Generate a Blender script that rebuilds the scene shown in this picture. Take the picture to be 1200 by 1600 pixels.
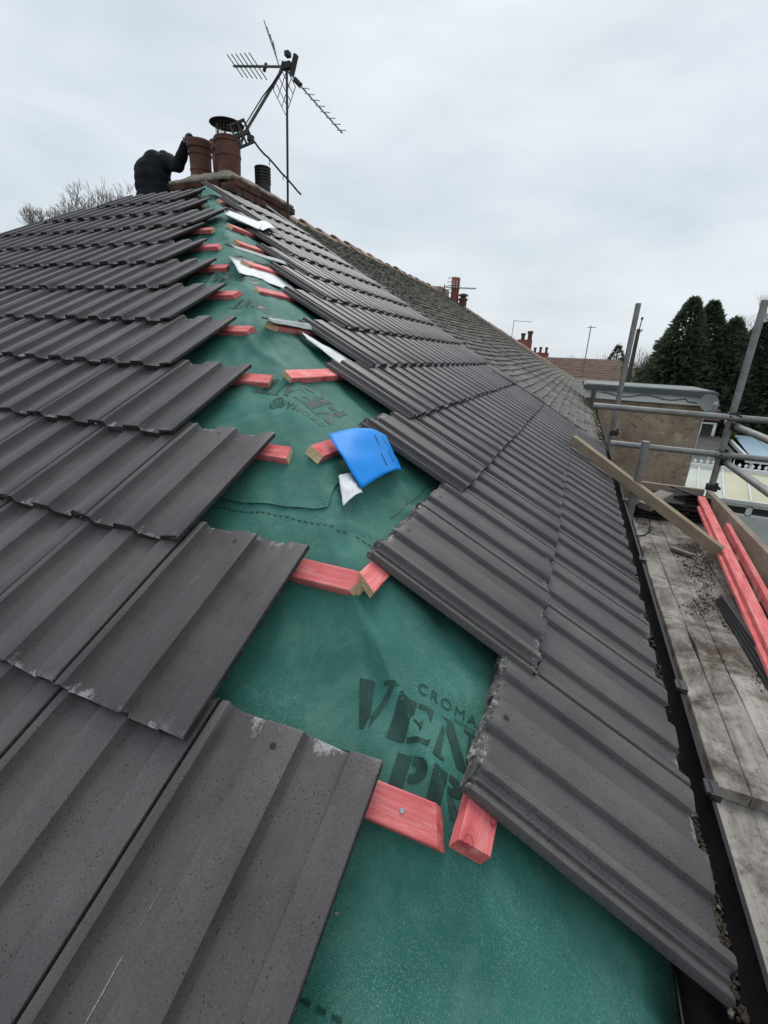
import bpy, bmesh, math, random
import numpy as np
from mathutils import Vector, Matrix, noise as mnoise

for o in list(bpy.data.objects):
    bpy.data.objects.remove(o)
scene = bpy.context.scene
COL = scene.collection
R = math.radians
random.seed(7)

# ------------------------------------------------------------------ camera
cam_d = bpy.data.cameras.new('camera')
cam = bpy.data.objects.new('camera', cam_d)
COL.objects.link(cam)
CR = Vector((0.92375, 0.38014, 0.0467)).normalized()
CF = Vector((-0.34532, 0.8794, -0.32772)).normalized()
CU = CR.cross(CF).normalized()
CR = CF.cross(CU).normalized()
m = Matrix.Identity(4)
for i in range(3):
    m[i][0], m[i][1], m[i][2] = CR[i], CU[i], -CF[i]
m[0][3], m[1][3], m[2][3] = -0.2808, -0.1482, 0.8192
cam.matrix_world = m
cam_d.sensor_fit = 'VERTICAL'
cam_d.sensor_height = 36.0
cam_d.sensor_width = 27.0
cam_d.lens = 719.6 / 1600 * 36.0
cam_d.clip_start = 0.02
cam_d.clip_end = 3000
scene.camera = cam

# ------------------------------------------------------------------ sky: bright broken overcast
SUN_EL, SUN_AZ = R(50), R(-16)      # azimuth from +Y towards +X
world = bpy.data.worlds.new('World')
scene.world = world
world.use_nodes = True
nt = world.node_tree
for n in list(nt.nodes):
    nt.nodes.remove(n)
def N(t, typ, **kw):
    n = t.nodes.new(typ)
    for k, v in kw.items():
        setattr(n, k, v)
    return n
wo = N(nt, 'ShaderNodeOutputWorld')
bg = N(nt, 'ShaderNodeBackground')
sky = N(nt, 'ShaderNodeTexSky', sky_type='NISHITA')
sky.sun_disc = False
sky.sun_elevation = SUN_EL
sky.sun_rotation = SUN_AZ
sky.dust_density = 3.0
bg.inputs['Strength'].default_value = 0.1
tc = N(nt, 'ShaderNodeTexCoord')
mp = N(nt, 'ShaderNodeMapping')
mp.inputs['Scale'].default_value = (1.3, 1.3, 4.2)
mp.inputs['Rotation'].default_value = (0.05, 0.02, 0.5)
n1 = N(nt, 'ShaderNodeTexNoise')
n1.inputs['Scale'].default_value = 1.7
n1.inputs['Detail'].default_value = 7
n1.inputs['Roughness'].default_value = 0.5
n1.inputs['Distortion'].default_value = 0.15
cr = N(nt, 'ShaderNodeValToRGB')
cr.color_ramp.elements[0].position = 0.32
cr.color_ramp.elements[0].color = (5.25, 5.9, 6.45, 1)
cr.color_ramp.elements[1].position = 0.66
cr.color_ramp.elements[1].color = (7.05, 7.6, 8.1, 1)
mx = N(nt, 'ShaderNodeMixRGB')
mx.inputs['Fac'].default_value = 0.93
nt.links.new(tc.outputs['Generated'], mp.inputs['Vector'])
nt.links.new(mp.outputs['Vector'], n1.inputs['Vector'])
nt.links.new(n1.outputs['Fac'], cr.inputs['Fac'])
nt.links.new(sky.outputs['Color'], mx.inputs['Color1'])
nt.links.new(cr.outputs['Color'], mx.inputs['Color2'])
nt.links.new(mx.outputs['Color'], bg.inputs['Color'])
nt.links.new(bg.outputs['Background'], wo.inputs['Surface'])

sd = bpy.data.lights.new('sun', 'SUN')
sd.energy = 1.5
sd.angle = R(30)
sd.color = (1.0, 0.97, 0.93)
sun = bpy.data.objects.new('sun', sd)
COL.objects.link(sun)
sdir = Vector((math.sin(SUN_AZ) * math.cos(SUN_EL), math.cos(SUN_AZ) * math.cos(SUN_EL), math.sin(SUN_EL)))
sun.rotation_euler = (-sdir).to_track_quat('-Z', 'Y').to_euler()
scene.view_settings.view_transform = 'Standard'
scene.view_settings.look = 'None'
scene.view_settings.gamma = 1.0
scene.view_settings.exposure = 0.25
scene.view_settings.use_curve_mapping = False

# ------------------------------------------------------------------ materials
MATS = {}
class Mat:
    """small node helper"""
    def __init__(s, name, rough=0.7, spec=0.4, metal=0.0):
        s.m = bpy.data.materials.new(name)
        s.m.use_nodes = True
        s.t = s.m.node_tree
        s.b = s.t.nodes['Principled BSDF']
        s.b.inputs['Roughness'].default_value = rough
        s.b.inputs['Specular IOR Level'].default_value = spec
        s.b.inputs['Metallic'].default_value = metal
        s.tc = s.t.nodes.new('ShaderNodeTexCoord')
        MATS[name] = s.m
    def n(s, typ, **kw):
        return N(s.t, typ, **kw)
    def l(s, a, b):
        s.t.links.new(a, b)
    def vec(s, scale=(1, 1, 1), co='Object', per_obj=False):
        mp = s.n('ShaderNodeMapping')
        mp.inputs['Scale'].default_value = scale
        src = s.tc.outputs[co]
        if per_obj:
            oi = s.n('ShaderNodeObjectInfo')
            mul = s.n('ShaderNodeVectorMath', operation='SCALE')
            cmb = s.n('ShaderNodeCombineXYZ')
            s.l(oi.outputs['Random'], cmb.inputs[0]); s.l(oi.outputs['Random'], cmb.inputs[1])
            s.l(cmb.outputs[0], mul.inputs[0]); mul.inputs['Scale'].default_value = 37.0
            add = s.n('ShaderNodeVectorMath', operation='ADD')
            s.l(src, add.inputs[0]); s.l(mul.outputs[0], add.inputs[1])
            src = add.outputs[0]
        s.l(src, mp.inputs['Vector'])
        return mp.outputs['Vector']
    def noise(s, vec, scale, detail=4, rough=0.55, dist=0.0):
        n = s.n('ShaderNodeTexNoise')
        n.inputs['Scale'].default_value = scale
        n.inputs['Detail'].default_value = detail
        n.inputs['Roughness'].default_value = rough
        n.inputs['Distortion'].default_value = dist
        s.l(vec, n.inputs['Vector'])
        return n.outputs['Fac']
    def vor(s, vec, scale, feature='F1'):
        n = s.n('ShaderNodeTexVoronoi', feature=feature)
        n.inputs['Scale'].default_value = scale
        s.l(vec, n.inputs['Vector'])
        return n.outputs['Distance']
    def ramp(s, fac, stops):
        r = s.n('ShaderNodeValToRGB')
        e = r.color_ramp.elements
        while len(e) < len(stops):
            e.new(0.5)
        for el, (p, c) in zip(e, stops):
            el.position = p
            el.color = (c, c, c, 1) if isinstance(c, (int, float)) else (*c, 1)
        s.l(fac, r.inputs['Fac'])
        return r.outputs['Color']
    def mix(s, fac, a, b, typ='MIX'):
        n = s.n('ShaderNodeMixRGB', blend_type=typ)
        for sock, v in (('Fac', fac), ('Color1', a), ('Color2', b)):
            if hasattr(v, 'links') or hasattr(v, 'is_linked'):
                s.l(v, n.inputs[sock])
            elif isinstance(v, (int, float)):
                n.inputs[sock].default_value = v if sock == 'Fac' else (v, v, v, 1)
            else:
                n.inputs[sock].default_value = (*v, 1)
        return n.outputs['Color']
    def math(s, op, a, b=0.0):
        n = s.n('ShaderNodeMath', operation=op)
        for i, v in enumerate((a, b)):
            if isinstance(v, (int, float)):
                n.inputs[i].default_value = v
            else:
                s.l(v, n.inputs[i])
        return n.outputs[0]
    def rnd(s, amp):
        oi = s.n('ShaderNodeObjectInfo')
        return s.math('ADD', s.math('MULTIPLY', oi.outputs['Random'], 2 * amp), 1 - amp)
    def color(s, c):
        if hasattr(c, 'is_linked'):
            s.l(c, s.b.inputs['Base Color'])
        else:
            s.b.inputs['Base Color'].default_value = (*c, 1)
        return s
    def rough(s, fac, lo, hi):
        s.l(s.ramp(fac, [(0, lo), (1, hi)]), s.b.inputs['Roughness'])
        return s
    def bump(s, fac, strength=0.3, dist=0.01):
        n = s.n('ShaderNodeBump')
        n.inputs['Strength'].default_value = strength
        n.inputs['Distance'].default_value = dist
        s.l(fac, n.inputs['Height'])
        s.l(n.outputs['Normal'], s.b.inputs['Normal'])
        return s

def simple(name, col, rough=0.7, var=0.25, scale=6.0, bump=0.15, bd=0.004, spec=0.4, metal=0.0, per=False):
    M = Mat(name, rough, spec, metal)
    v = M.vec(per_obj=per)
    n = M.noise(v, scale, 6, 0.6)
    lo = tuple(c * (1 - var) for c in col)
    hi = tuple(min(1, c * (1 + var)) for c in col)
    M.color(M.ramp(n, [(0.25, lo), (0.75, hi)]))
    if bump:
        M.bump(M.noise(v, scale * 9, 4), bump, bd)
    return M.m

# dark grey painted concrete roof tile
def mat_tile():
    M = Mat('tile_concrete', 0.5, 0.42)
    v = M.vec(per_obj=True)
    raw = M.vec()
    big = M.noise(v, 5, 5, 0.6)
    fine = M.noise(v, 300, 3, 0.65)
    base = M.ramp(big, [(0.25, (0.064, 0.057, 0.059)), (0.55, (0.088, 0.079, 0.081)), (0.8, (0.116, 0.104, 0.106))])
    base = M.mix(1.0, base, M.rnd(0.15), 'MULTIPLY')
    dust = M.noise(M.vec((7, 3.2, 7), per_obj=True), 1.0, 6, 0.7)
    base = M.mix(M.ramp(dust, [(0.5, 0.0), (0.78, 0.35)]), base, (0.20, 0.185, 0.175))
    base = M.mix(0.42, base, M.ramp(fine, [(0.32, 0.35), (0.7, 1.25)]), 'MULTIPLY')
    # black pin holes, denser in patches
    pits = M.vor(v, 165)
    patch = M.ramp(M.noise(v, 22, 5, 0.75), [(0.44, 0.0), (0.60, 1.0)])
    pm = M.math('MULTIPLY', M.ramp(pits, [(0.14, 1.0), (0.24, 0.0)]), patch)
    base = M.mix(pm, base, (0.012, 0.012, 0.013))
    # white scuffs and lime bloom: at tail and head edge, and rare scratches
    sx = M.n('ShaderNodeSeparateXYZ'); M.l(raw, sx.inputs[0])
    y = sx.outputs[1]
    tail = M.ramp(y, [(0.0, 1.0), (0.042, 0.0)])
    head = M.ramp(M.math('SUBTRACT', y, 0.36), [(0.0, 0.0), (0.062, 0.9)])
    edge = M.math('MAXIMUM', tail, head)
    nz = M.noise(M.vec((26, 15, 26), per_obj=True), 1.0, 3, 0.6)
    nf = M.noise(v, 190, 5, 0.75)
    lowp = M.ramp(sx.outputs[2], [(0.004, 1.0), (0.011, 0.25)])
    wsum = M.math('ADD', M.math('MULTIPLY', nz, 0.75), M.math('MULTIPLY', nf, 0.45))
    wsum = M.math('ADD', wsum, M.math('MULTIPLY', edge, 0.22))
    wear = M.math('MULTIPLY', M.math('MULTIPLY', M.ramp(edge, [(0.02, 0.0), (0.25, 1.0)]), lowp), M.ramp(wsum, [(0.80, 0.0), (0.92, 1.0)]))
    stretch = M.vec((60, 7, 60), per_obj=True)
    scr = M.ramp(M.noise(stretch, 1.0, 6, 0.7), [(0.715, 0.0), (0.78, 0.7)])
    wear = M.math('MAXIMUM', wear, scr)
    base = M.mix(M.math('MULTIPLY', wear, 0.62), base, (0.52, 0.51, 0.50))
    # nail hole near the head of each tile
    hole = M.n('ShaderNodeVectorMath', operation='DISTANCE')
    M.l(raw, hole.inputs[0]); hole.inputs[1].default_value = (0.128, 0.384, 0.0155)
    hd_ = M.math('ADD', hole.outputs['Value'], M.math('MULTIPLY', M.math('SUBTRACT', M.noise(v, 150, 2), 0.5), 0.006))
    base = M.mix(M.ramp(hd_, [(0.0052, 1.0), (0.0068, 0.0)]), base, (0.006, 0.006, 0.006))
    M.color(base)
    M.rough(big, 0.42, 0.60)
    hb = M.math('ADD', M.math('MULTIPLY', fine, 0.5), M.math('MULTIPLY', pm, -1.6))
    M.bump(hb, 0.35, 0.0015)
    return M.m

def mat_tile_edge():
    M = Mat('tile_raw_edge', 0.9, 0.2)
    v = M.vec(per_obj=True)
    n = M.noise(v, 90, 6, 0.7)
    c = M.ramp(n, [(0.3, (0.022, 0.021, 0.021)), (0.62, (0.055, 0.053, 0.052)), (0.72, (0.28, 0.27, 0.26))])
    M.color(c)
    M.bump(n, 0.9, 0.006)
    return M.m

def mat_tile_broken():
    M = Mat('tile_broken_head', 0.9, 0.2)
    v = M.vec(per_obj=True)
    n = M.noise(v, 70, 7, 0.75)
    c = M.ramp(n, [(0.30, (0.035, 0.033, 0.032)), (0.5, (0.12, 0.115, 0.11)), (0.64, (0.42, 0.41, 0.39))])
    M.color(c)
    M.bump(n, 1.0, 0.008)
    return M.m

def mat_membrane():
    M = Mat('membrane_green', 0.6, 0.28)
    v = M.vec()
    big = M.noise(v, 3.2, 5, 0.6)
    c = M.ramp(big, [(0.3, (0.022, 0.128, 0.100)), (0.55, (0.038, 0.180, 0.142)), (0.75, (0.066, 0.235, 0.190))])
    dust = M.noise(v, 420, 3, 0.7)
    patch = M.ramp(M.noise(v, 4.5, 4), [(0.36, 0.05), (0.62, 0.9)])
    d = M.math('MULTIPLY', M.ramp(dust, [(0.52, 0.0), (0.70, 1.0)]), patch)
    c = M.mix(d, c, (0.20, 0.38, 0.33))
    scuff = M.noise(M.vec((9, 9, 3)), 1.0, 7, 0.75, 0.5)
    c = M.mix(M.ramp(scuff, [(0.48, 0.0), (0.72, 0.42)]), c, (0.17, 0.33, 0.28))
    M.color(c)
    M.rough(dust, 0.52, 0.75)
    w1 = M.n('ShaderNodeTexWave', wave_type='BANDS', bands_direction='X')
    w1.inputs['Scale'].default_value = 150
    w1.inputs['Distortion'].default_value = 1.0
    w2 = M.n('ShaderNodeTexWave', wave_type='BANDS', bands_direction='Y')
    w2.inputs['Scale'].default_value = 150
    w2.inputs['Distortion'].default_value = 1.0
    rot = M.n('ShaderNodeMapping'); rot.inputs['Rotation'].default_value = (0, 0, 0.25)
    M.l(M.tc.outputs['Object'], rot.inputs['Vector'])
    M.l(rot.outputs[0], w1.inputs['Vector']); M.l(rot.outputs[0], w2.inputs['Vector'])
    wv = M.math('ADD', w1.outputs['Fac'], w2.outputs['Fac'])
    wfade = M.ramp(M.noise(v, 6, 3), [(0.35, 0.25), (0.7, 0.8)])
    hb = M.math('ADD', M.math('MULTIPLY', wv, wfade), M.math('MULTIPLY', M.noise(v, 55, 4, 0.6, 0.2), 1.1))
    M.bump(hb, 0.55, 0.0024)
    return M.m

def mat_batten(name, red):
    M = Mat(name, 0.72, 0.3)
    g = M.vec((2.2, 42, 42), per_obj=True)
    n = M.noise(g, 1.6, 6, 0.65, 0.8)
    v = M.vec(per_obj=True)
    blot = M.noise(v, 14, 4, 0.6)
    if red:
        c = M.ramp(n, [(0.25, (0.58, 0.10, 0.105)), (0.5, (0.76, 0.175, 0.18)), (0.78, (0.86, 0.30, 0.29))])
        c = M.mix(M.ramp(blot, [(0.45, 0.0), (0.75, 0.5)]), c, (0.46, 0.045, 0.055))
        pale = M.noise(M.vec((7, 60, 60), per_obj=True), 1.0, 6, 0.7)
        c = M.mix(M.ramp(pale, [(0.50, 0.0), (0.70, 0.6)]), c, (0.90, 0.46, 0.41))
        kv = M.vec((9, 17, 17), per_obj=True)
        kd = M.vor(kv, 1.0)
        rings = M.math('SINE', M.math('MULTIPLY', kd, 60.0))
        km = M.math('MULTIPLY', M.ramp(kd, [(0.10, 1.0), (0.26, 0.0)]), M.ramp(rings, [(0.3, 0.35), (0.8, 0.9)]))
        c = M.mix(km, c, (0.36, 0.030, 0.040))
        c = M.mix(1.0, c, M.rnd(0.14), 'MULTIPLY')
    else:
        c = M.ramp(n, [(0.3, (0.46, 0.31, 0.17)), (0.7, (0.72, 0.55, 0.35))])
    M.color(c)
    M.bump(n, 0.5, 0.003)
    return M.m

def mat_wood(name, a, b, scale=(2, 40, 40), dark=None):
    M = Mat(name, 0.85, 0.2)
    g = M.vec(scale, per_obj=True)
    n = M.noise(g, 1.3, 7, 0.68, 0.5)
    c = M.ramp(n, [(0.25, a), (0.75, b)])
    v = M.vec()
    bl = M.noise(v, 3.0, 6, 0.65)
    c = M.mix(M.ramp(bl, [(0.42, 0.0), (0.72, 0.75)]), c, dark or tuple(x * 0.35 for x in a))
    c = M.mix(1.0, c, M.rnd(0.12), 'MULTIPLY')
    M.color(c)
    M.bump(n, 0.6, 0.004)
    return M.m

def mat_board():
    M = Mat('scaffold_board_wood', 0.9, 0.18)
    g = M.vec((14, 1.1, 14), per_obj=True)
    n = M.noise(g, 2.0, 8, 0.7, 0.4)
    c = M.ramp(n, [(0.2, (0.20, 0.18, 0.16)), (0.5, (0.37, 0.345, 0.31)), (0.8, (0.52, 0.49, 0.45))])
    v = M.vec()
    dirt = M.noise(v, 3.4, 8, 0.72, 0.6)
    c = M.mix(M.ramp(dirt, [(0.44, 0.0), (0.62, 0.9)]), c, (0.060, 0.040, 0.030))
    sp = M.noise(v, 55, 6, 0.7)
    c = M.mix(M.ramp(sp, [(0.56, 0.0), (0.66, 0.6)]), c, (0.07, 0.055, 0.045))
    M.color(c)
    M.bump(M.math('ADD', n, sp), 0.5, 0.004)
    return M.m

def mat_render_wall():
    M = Mat('brown_render', 0.95, 0.1)
    v = M.vec()
    big = M.noise(v, 2.2, 6, 0.7)
    c = M.ramp(big, [(0.3, (0.25, 0.185, 0.14)), (0.5, (0.37, 0.285, 0.215)), (0.7, (0.48, 0.385, 0.30))])
    sp = M.noise(v, 9, 7, 0.75)
    c = M.mix(M.ramp(sp, [(0.54, 0.0), (0.62, 0.85)]), c, (0.17, 0.125, 0.09))
    pp = M.noise(v, 5.2, 4, 0.55)
    c = M.mix(M.ramp(pp, [(0.625, 0.0), (0.64, 0.8)]), c, (0.55, 0.43, 0.32))
    M.color(c)
    M.bump(M.noise(v, 50, 6, 0.7), 0.6, 0.02)
    return M.m

def mat_old_tile():
    M = Mat('old_plain_tile', 0.92, 0.15)
    v = M.vec(per_obj=False)
    a = M.noise(v, 2.2, 6, 0.7)
    c = M.ramp(a, [(0.3, (0.105, 0.099, 0.090)), (0.55, (0.185, 0.176, 0.162)), (0.8, (0.27, 0.26, 0.24))])
    b = M.noise(v, 30, 6, 0.75)
    c = M.mix(M.ramp(b, [(0.5, 0.0), (0.68, 0.85)]), c, (0.38, 0.37, 0.33))
    geo = M.n('ShaderNodeSeparateXYZ'); M.l(M.tc.outputs['Object'], geo.inputs[0])
    ms = M.noise(v, 6, 7, 0.75)
    up = M.ramp(geo.outputs[2], [(0.9, 0.35), (2.2, 1.0)]) if False else M.ramp(M.math('MULTIPLY', geo.outputs[2], 0.45), [(0.25, 0.15), (0.95, 1.0)])
    mm = M.math('MULTIPLY', M.ramp(ms, [(0.44, 0.0), (0.62, 1.0)]), up)
    c = M.mix(mm, c, (0.052, 0.055, 0.022))
    M.color(c)
    M.bump(b, 0.7, 0.01)
    return M.m

def mat_brick(name='chimney_brick'):
    M = Mat(name, 0.9, 0.15)
    v = M.vec(per_obj=True)
    a = M.noise(v, 9, 6, 0.7)
    c = M.ramp(a, [(0.3, (0.055, 0.028, 0.022)), (0.6, (0.135, 0.055, 0.042)), (0.85, (0.23, 0.12, 0.09))])
    b = M.noise(v, 24, 6, 0.7)
    c = M.mix(M.ramp(b, [(0.46, 0.0), (0.64, 0.85)]), c, (0.07, 0.065, 0.048))
    c = M.mix(1.0, c, M.rnd(0.3), 'MULTIPLY')
    M.color(c)
    M.bump(b, 0.8, 0.008)
    return M.m

def mat_galv():
    M = Mat('galvanised_steel', 0.5, 0.5, 0.55)
    v = M.vec(per_obj=True)
    a = M.noise(v, 14, 6, 0.7)
    c = M.ramp(a, [(0.3, (0.20, 0.205, 0.205)), (0.6, (0.30, 0.305, 0.30)), (0.8, (0.40, 0.40, 0.39))])
    b = M.noise(v, 5, 6, 0.7)
    c = M.mix(M.ramp(b, [(0.50, 0.0), (0.68, 0.7)]), c, (0.19, 0.12, 0.08))
    M.color(c)
    M.rough(a, 0.42, 0.7)
    M.bump(M.noise(v, 70, 4), 0.2, 0.002)
    return M.m

def mat_foliage(name, a, b):
    M = Mat(name, 0.75, 0.25)
    v = M.vec()
    n = M.noise(v, 1.1, 5, 0.6)
    n2 = M.noise(v, 9, 3)
    c = M.ramp(n, [(0.3, a), (0.72, b)])
    c = M.mix(0.5, c, M.ramp(n2, [(0.3, 0.5), (0.7, 1.0)]), 'MULTIPLY')
    M.color(c)
    tr = M.n('ShaderNodeBsdfTranslucent'); M.l(c, tr.inputs['Color'])
    ms = M.n('ShaderNodeMixShader'); ms.inputs[0].default_value = 0.4
    M.l(M.b.outputs[0], ms.inputs[1]); M.l(tr.outputs[0], ms.inputs[2])
    M.l(ms.outputs[0], M.t.nodes['Material Output'].inputs['Surface'])
    return M.m

mat_tile(); mat_tile_edge(); mat_tile_broken(); mat_membrane(); mat_batten('batten_red', True); mat_batten('batten_cut_end', False)
mat_board(); mat_render_wall(); mat_old_tile(); mat_brick(); mat_galv()
simple('membrane_back_white', (0.62, 0.65, 0.66), 0.55, 0.06, 7, 0.2, 0.003)
simple('membrane_back_grey', (0.30, 0.35, 0.34), 0.6, 0.1, 7, 0.2, 0.003)
simple('membrane_blue_strip', (0.001, 0.26, 0.80), 0.5, 0.10, 6, 0.15, 0.002, 0.2)
simple('membrane_ink', (0.010, 0.052, 0.043), 0.6, 0.45, 30, 0.3, 0.001)
simple('gutter_black_plastic', (0.008, 0.008, 0.009), 0.4, 0.3, 12, 0.1, 0.002, 0.3)
simple('gutter_grit', (0.075, 0.055, 0.042), 0.95, 0.7, 60, 0.6, 0.004)
simple('lead_grey', (0.13, 0.14, 0.145), 0.6, 0.25, 8, 0.2)
simple('steel_nail', (0.45, 0.45, 0.44), 0.4, 0.2, 30, 0, metal=0.8)
simple('mortar', (0.30, 0.27, 0.215), 0.95, 0.4, 14, 0.8, 0.02)
simple('mortar_dark', (0.12, 0.11, 0.095), 0.95, 0.4, 14, 0.8, 0.02)
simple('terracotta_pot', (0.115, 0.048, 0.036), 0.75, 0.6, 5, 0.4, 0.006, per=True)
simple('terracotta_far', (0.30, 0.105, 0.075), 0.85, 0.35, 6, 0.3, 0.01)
simple('dark_metal', (0.035, 0.036, 0.037), 0.55, 0.3, 20, 0.2, 0.002, 0.5, 0.4)
simple('aerial_metal', (0.16, 0.16, 0.155), 0.5, 0.35, 25, 0.1, 0.002, 0.5, 0.6)
simple('aerial_black', (0.02, 0.02, 0.021), 0.55, 0.2, 20, 0)
simple('jacket_cloth', (0.013, 0.014, 0.019), 0.9, 0.35, 12, 0.5, 0.01, 0.2)
simple('trouser_cloth', (0.03, 0.032, 0.04), 0.9, 0.3, 12, 0.5, 0.01, 0.2)
simple('glove_grey', (0.13, 0.14, 0.145), 0.85, 0.25, 40, 0.3, 0.003)
simple('hair_dark', (0.010, 0.009, 0.009), 0.95, 0.3, 60, 0.5, 0.004)
simple('skin', (0.45, 0.26, 0.19), 0.55, 0.1, 10, 0.1, 0.002)
mat_wood('pale_timber', (0.30, 0.23, 0.155), (0.46, 0.38, 0.28), (3, 30, 30), (0.20, 0.155, 0.11))
mat_wood('grey_timber', (0.19, 0.175, 0.155), (0.33, 0.31, 0.28), (3, 30, 30), (0.09, 0.08, 0.07))
mat_wood('toe_board_timber', (0.24, 0.19, 0.15), (0.38, 0.31, 0.25), (3, 30, 30), (0.15, 0.10, 0.08))
simple('old_slate', (0.035, 0.033, 0.033), 0.8, 0.6, 9, 0.6, 0.006, per=True)
simple('soil', (0.020, 0.013, 0.010), 0.95, 0.6, 40, 0.8, 0.01)
simple('black_sheet', (0.018, 0.018, 0.022), 0.4, 0.3, 5, 0.15, 0.002, 0.5)
simple('cable_black', (0.015, 0.014, 0.014), 0.6, 0.2, 10, 0)
simple('pink_mortar', (0.40, 0.30, 0.245), 0.95, 0.35, 9, 0.7, 0.02)
simple('white_upvc', (0.74, 0.75, 0.75), 0.4, 0.06, 3, 0.05)
simple('dirty_white', (0.55, 0.56, 0.55), 0.6, 0.15, 2, 0.1)
simple('roof_felt_grey', (0.20, 0.22, 0.22), 0.8, 0.25, 2.5, 0.3, 0.01)
simple('fascia_grey', (0.085, 0.098, 0.10), 0.6, 0.25, 2.5, 0.2, 0.01)
simple('dish_grey', (0.20, 0.21, 0.215), 0.5, 0.15, 6, 0.1)
simple('conservatory_panel', (0.56, 0.55, 0.385), 0.5, 0.14, 0.9, 0.1, 0.01)
simple('conservatory_panel_green', (0.50, 0.54, 0.46), 0.5, 0.12, 0.9, 0.1, 0.01)
simple('blue_polycarbonate', (0.42, 0.56, 0.66), 0.35, 0.1, 0.8, 0.05)
simple('brown_roof_tile', (0.125, 0.078, 0.062), 0.9, 0.4, 3, 0.4, 0.02, per=True)
simple('red_brick_wall', (0.17, 0.065, 0.05), 0.9, 0.4, 3, 0.4, 0.01)
simple('dark_slate_roof', (0.075, 0.07, 0.068), 0.8, 0.4, 3, 0.4, 0.02)
simple('grass', (0.045, 0.065, 0.022), 0.95, 0.5, 0.4, 0.5, 0.05)
simple('bark', (0.085, 0.068, 0.055), 0.95, 0.35, 6, 0.6, 0.02)
simple('twig', (0.20, 0.165, 0.145), 0.95, 0.3, 3, 0)
simple('pole_wood', (0.11, 0.085, 0.065), 0.9, 0.3, 4, 0.3)
mat_foliage('conifer_green', (0.070, 0.105, 0.070), (0.150, 0.195, 0.115))
mat_foliage('conifer_green_dark', (0.060, 0.095, 0.062), (0.130, 0.170, 0.100))
mat_foliage('bush_yellow', (0.07, 0.075, 0.02), (0.14, 0.14, 0.035))
g = Mat('window_glass', 0.08, 0.6); g.color((0.03, 0.035, 0.04))

# ------------------------------------------------------------------ mesh helpers
class MB:
    def __init__(s):
        s.v, s.f, s.mi = [], [], []
    def add(s, verts, faces, mi=0):
        o = len(s.v)
        s.v += [tuple(v) for v in verts]
        s.f += [tuple(i + o for i in f) for f in faces]
        s.mi += [mi] * len(faces)
    def box(s, c, sx, sy, sz, mat=None, mi=0, end_mi=None):
        """box, half sizes along the axes of a 3x3 (or world)"""
        c = Vector(c)
        ax = mat or Matrix.Identity(3)
        X, Y, Z = ax.col[0], ax.col[1], ax.col[2]
        vs = [c + X * (a * sx) + Y * (b * sy) + Z * (d * sz) for a in (-1, 1) for b in (-1, 1) for d in (-1, 1)]
        fs = [(2, 3, 7, 6), (0, 4, 5, 1), (1, 5, 7, 3), (0, 2, 6, 4)]
        s.add(vs, fs, mi)
        o = len(s.v) - 8
        s.f += [(o + 0, o + 1, o + 3, o + 2), (o + 4, o + 6, o + 7, o + 5)]
        s.mi += [mi if end_mi is None else end_mi] * 2
    def quad(s, a, b, c, d, mi=0):
        s.add([a, b, c, d], [(0, 1, 2, 3)], mi)
    def tube(s, pts, rad, n=8, cap=True, mi=0):
        pts = [Vector(p) for p in pts]
        rs = rad if isinstance(rad, (list, tuple)) else [rad] * len(pts)
        rings = []
        prev = None
        for i, p in enumerate(pts):
            d = (pts[min(i + 1, len(pts) - 1)] - pts[max(i - 1, 0)])
            if d.length < 1e-9:
                d = Vector((0, 0, 1))
            d.normalize()
            ref = prev if prev is not None else (Vector((0, 0, 1)) if abs(d.z) < 0.9 else Vector((1, 0, 0)))
            a = d.cross(ref)
            if a.length < 1e-6:
                a = d.cross(Vector((0.3, 1, 0.2)))
            a.normalize()
            b = a.cross(d).normalized()
            prev = b
            rings.append([p + (a * math.cos(2 * math.pi * k / n) + b * math.sin(2 * math.pi * k / n)) * rs[i] for k in range(n)])
        o = len(s.v)
        for r_ in rings:
            s.v += [tuple(q) for q in r_]
        for i in range(len(rings) - 1):
            for k in range(n):
                k2 = (k + 1) % n
                s.f.append((o + i * n + k, o + i * n + k2, o + (i + 1) * n + k2, o + (i + 1) * n + k))
                s.mi.append(mi)
        if cap:
            s.f.append(tuple(o + k for k in range(n)))
            s.f.append(tuple(o + (len(rings) - 1) * n + k for k in reversed(range(n))))
            s.mi += [mi, mi]
    def lathe(s, c, prof, n=20, mi=0, axis=None):
        c = Vector(c)
        ax = axis or Matrix.Identity(3)
        o = len(s.v)
        for r_, z in prof:
            for k in range(n):
                a = 2 * math.pi * k / n
                s.v.append(tuple(c + ax @ Vector((r_ * math.cos(a), r_ * math.sin(a), z))))
        for i in range(len(prof) - 1):
            for k in range(n):
                k2 = (k + 1) % n
                s.f.append((o + i * n + k, o + i * n + k2, o + (i + 1) * n + k2, o + (i + 1) * n + k))
                s.mi.append(mi)
    def grid(s, fn, nu, nv, mi=0):
        o = len(s.v)
        for j in range(nv + 1):
            for i in range(nu + 1):
                s.v.append(tuple(fn(i / nu, j / nv)))
        for j in range(nv):
            for i in range(nu):
                a = o + j * (nu + 1) + i
                s.f.append((a, a + 1, a + nu + 2, a + nu + 1))
                s.mi.append(mi)
    def mesh(s, name, mats, smooth=None):
        me = bpy.data.meshes.new(name)
        me.from_pydata(s.v, [], s.f)
        for mm in ([mats] if isinstance(mats, str) else mats):
            me.materials.append(MATS[mm])
        me.polygons.foreach_set('material_index', s.mi)
        me.update()
        if smooth is not None:
            me.shade_smooth()
            if smooth < 180:
                me.set_sharp_from_angle(angle=R(smooth))
        return me
    def build(s, name, mats, parent=None, smooth=None, loc=None):
        return link(name, s.mesh(name, mats, smooth), parent, loc)

def wm(o):
    mtx = o.matrix_basis.copy()
    if o.parent is not None:
        mtx = wm(o.parent) @ o.matrix_parent_inverse @ mtx
    return mtx

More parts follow.
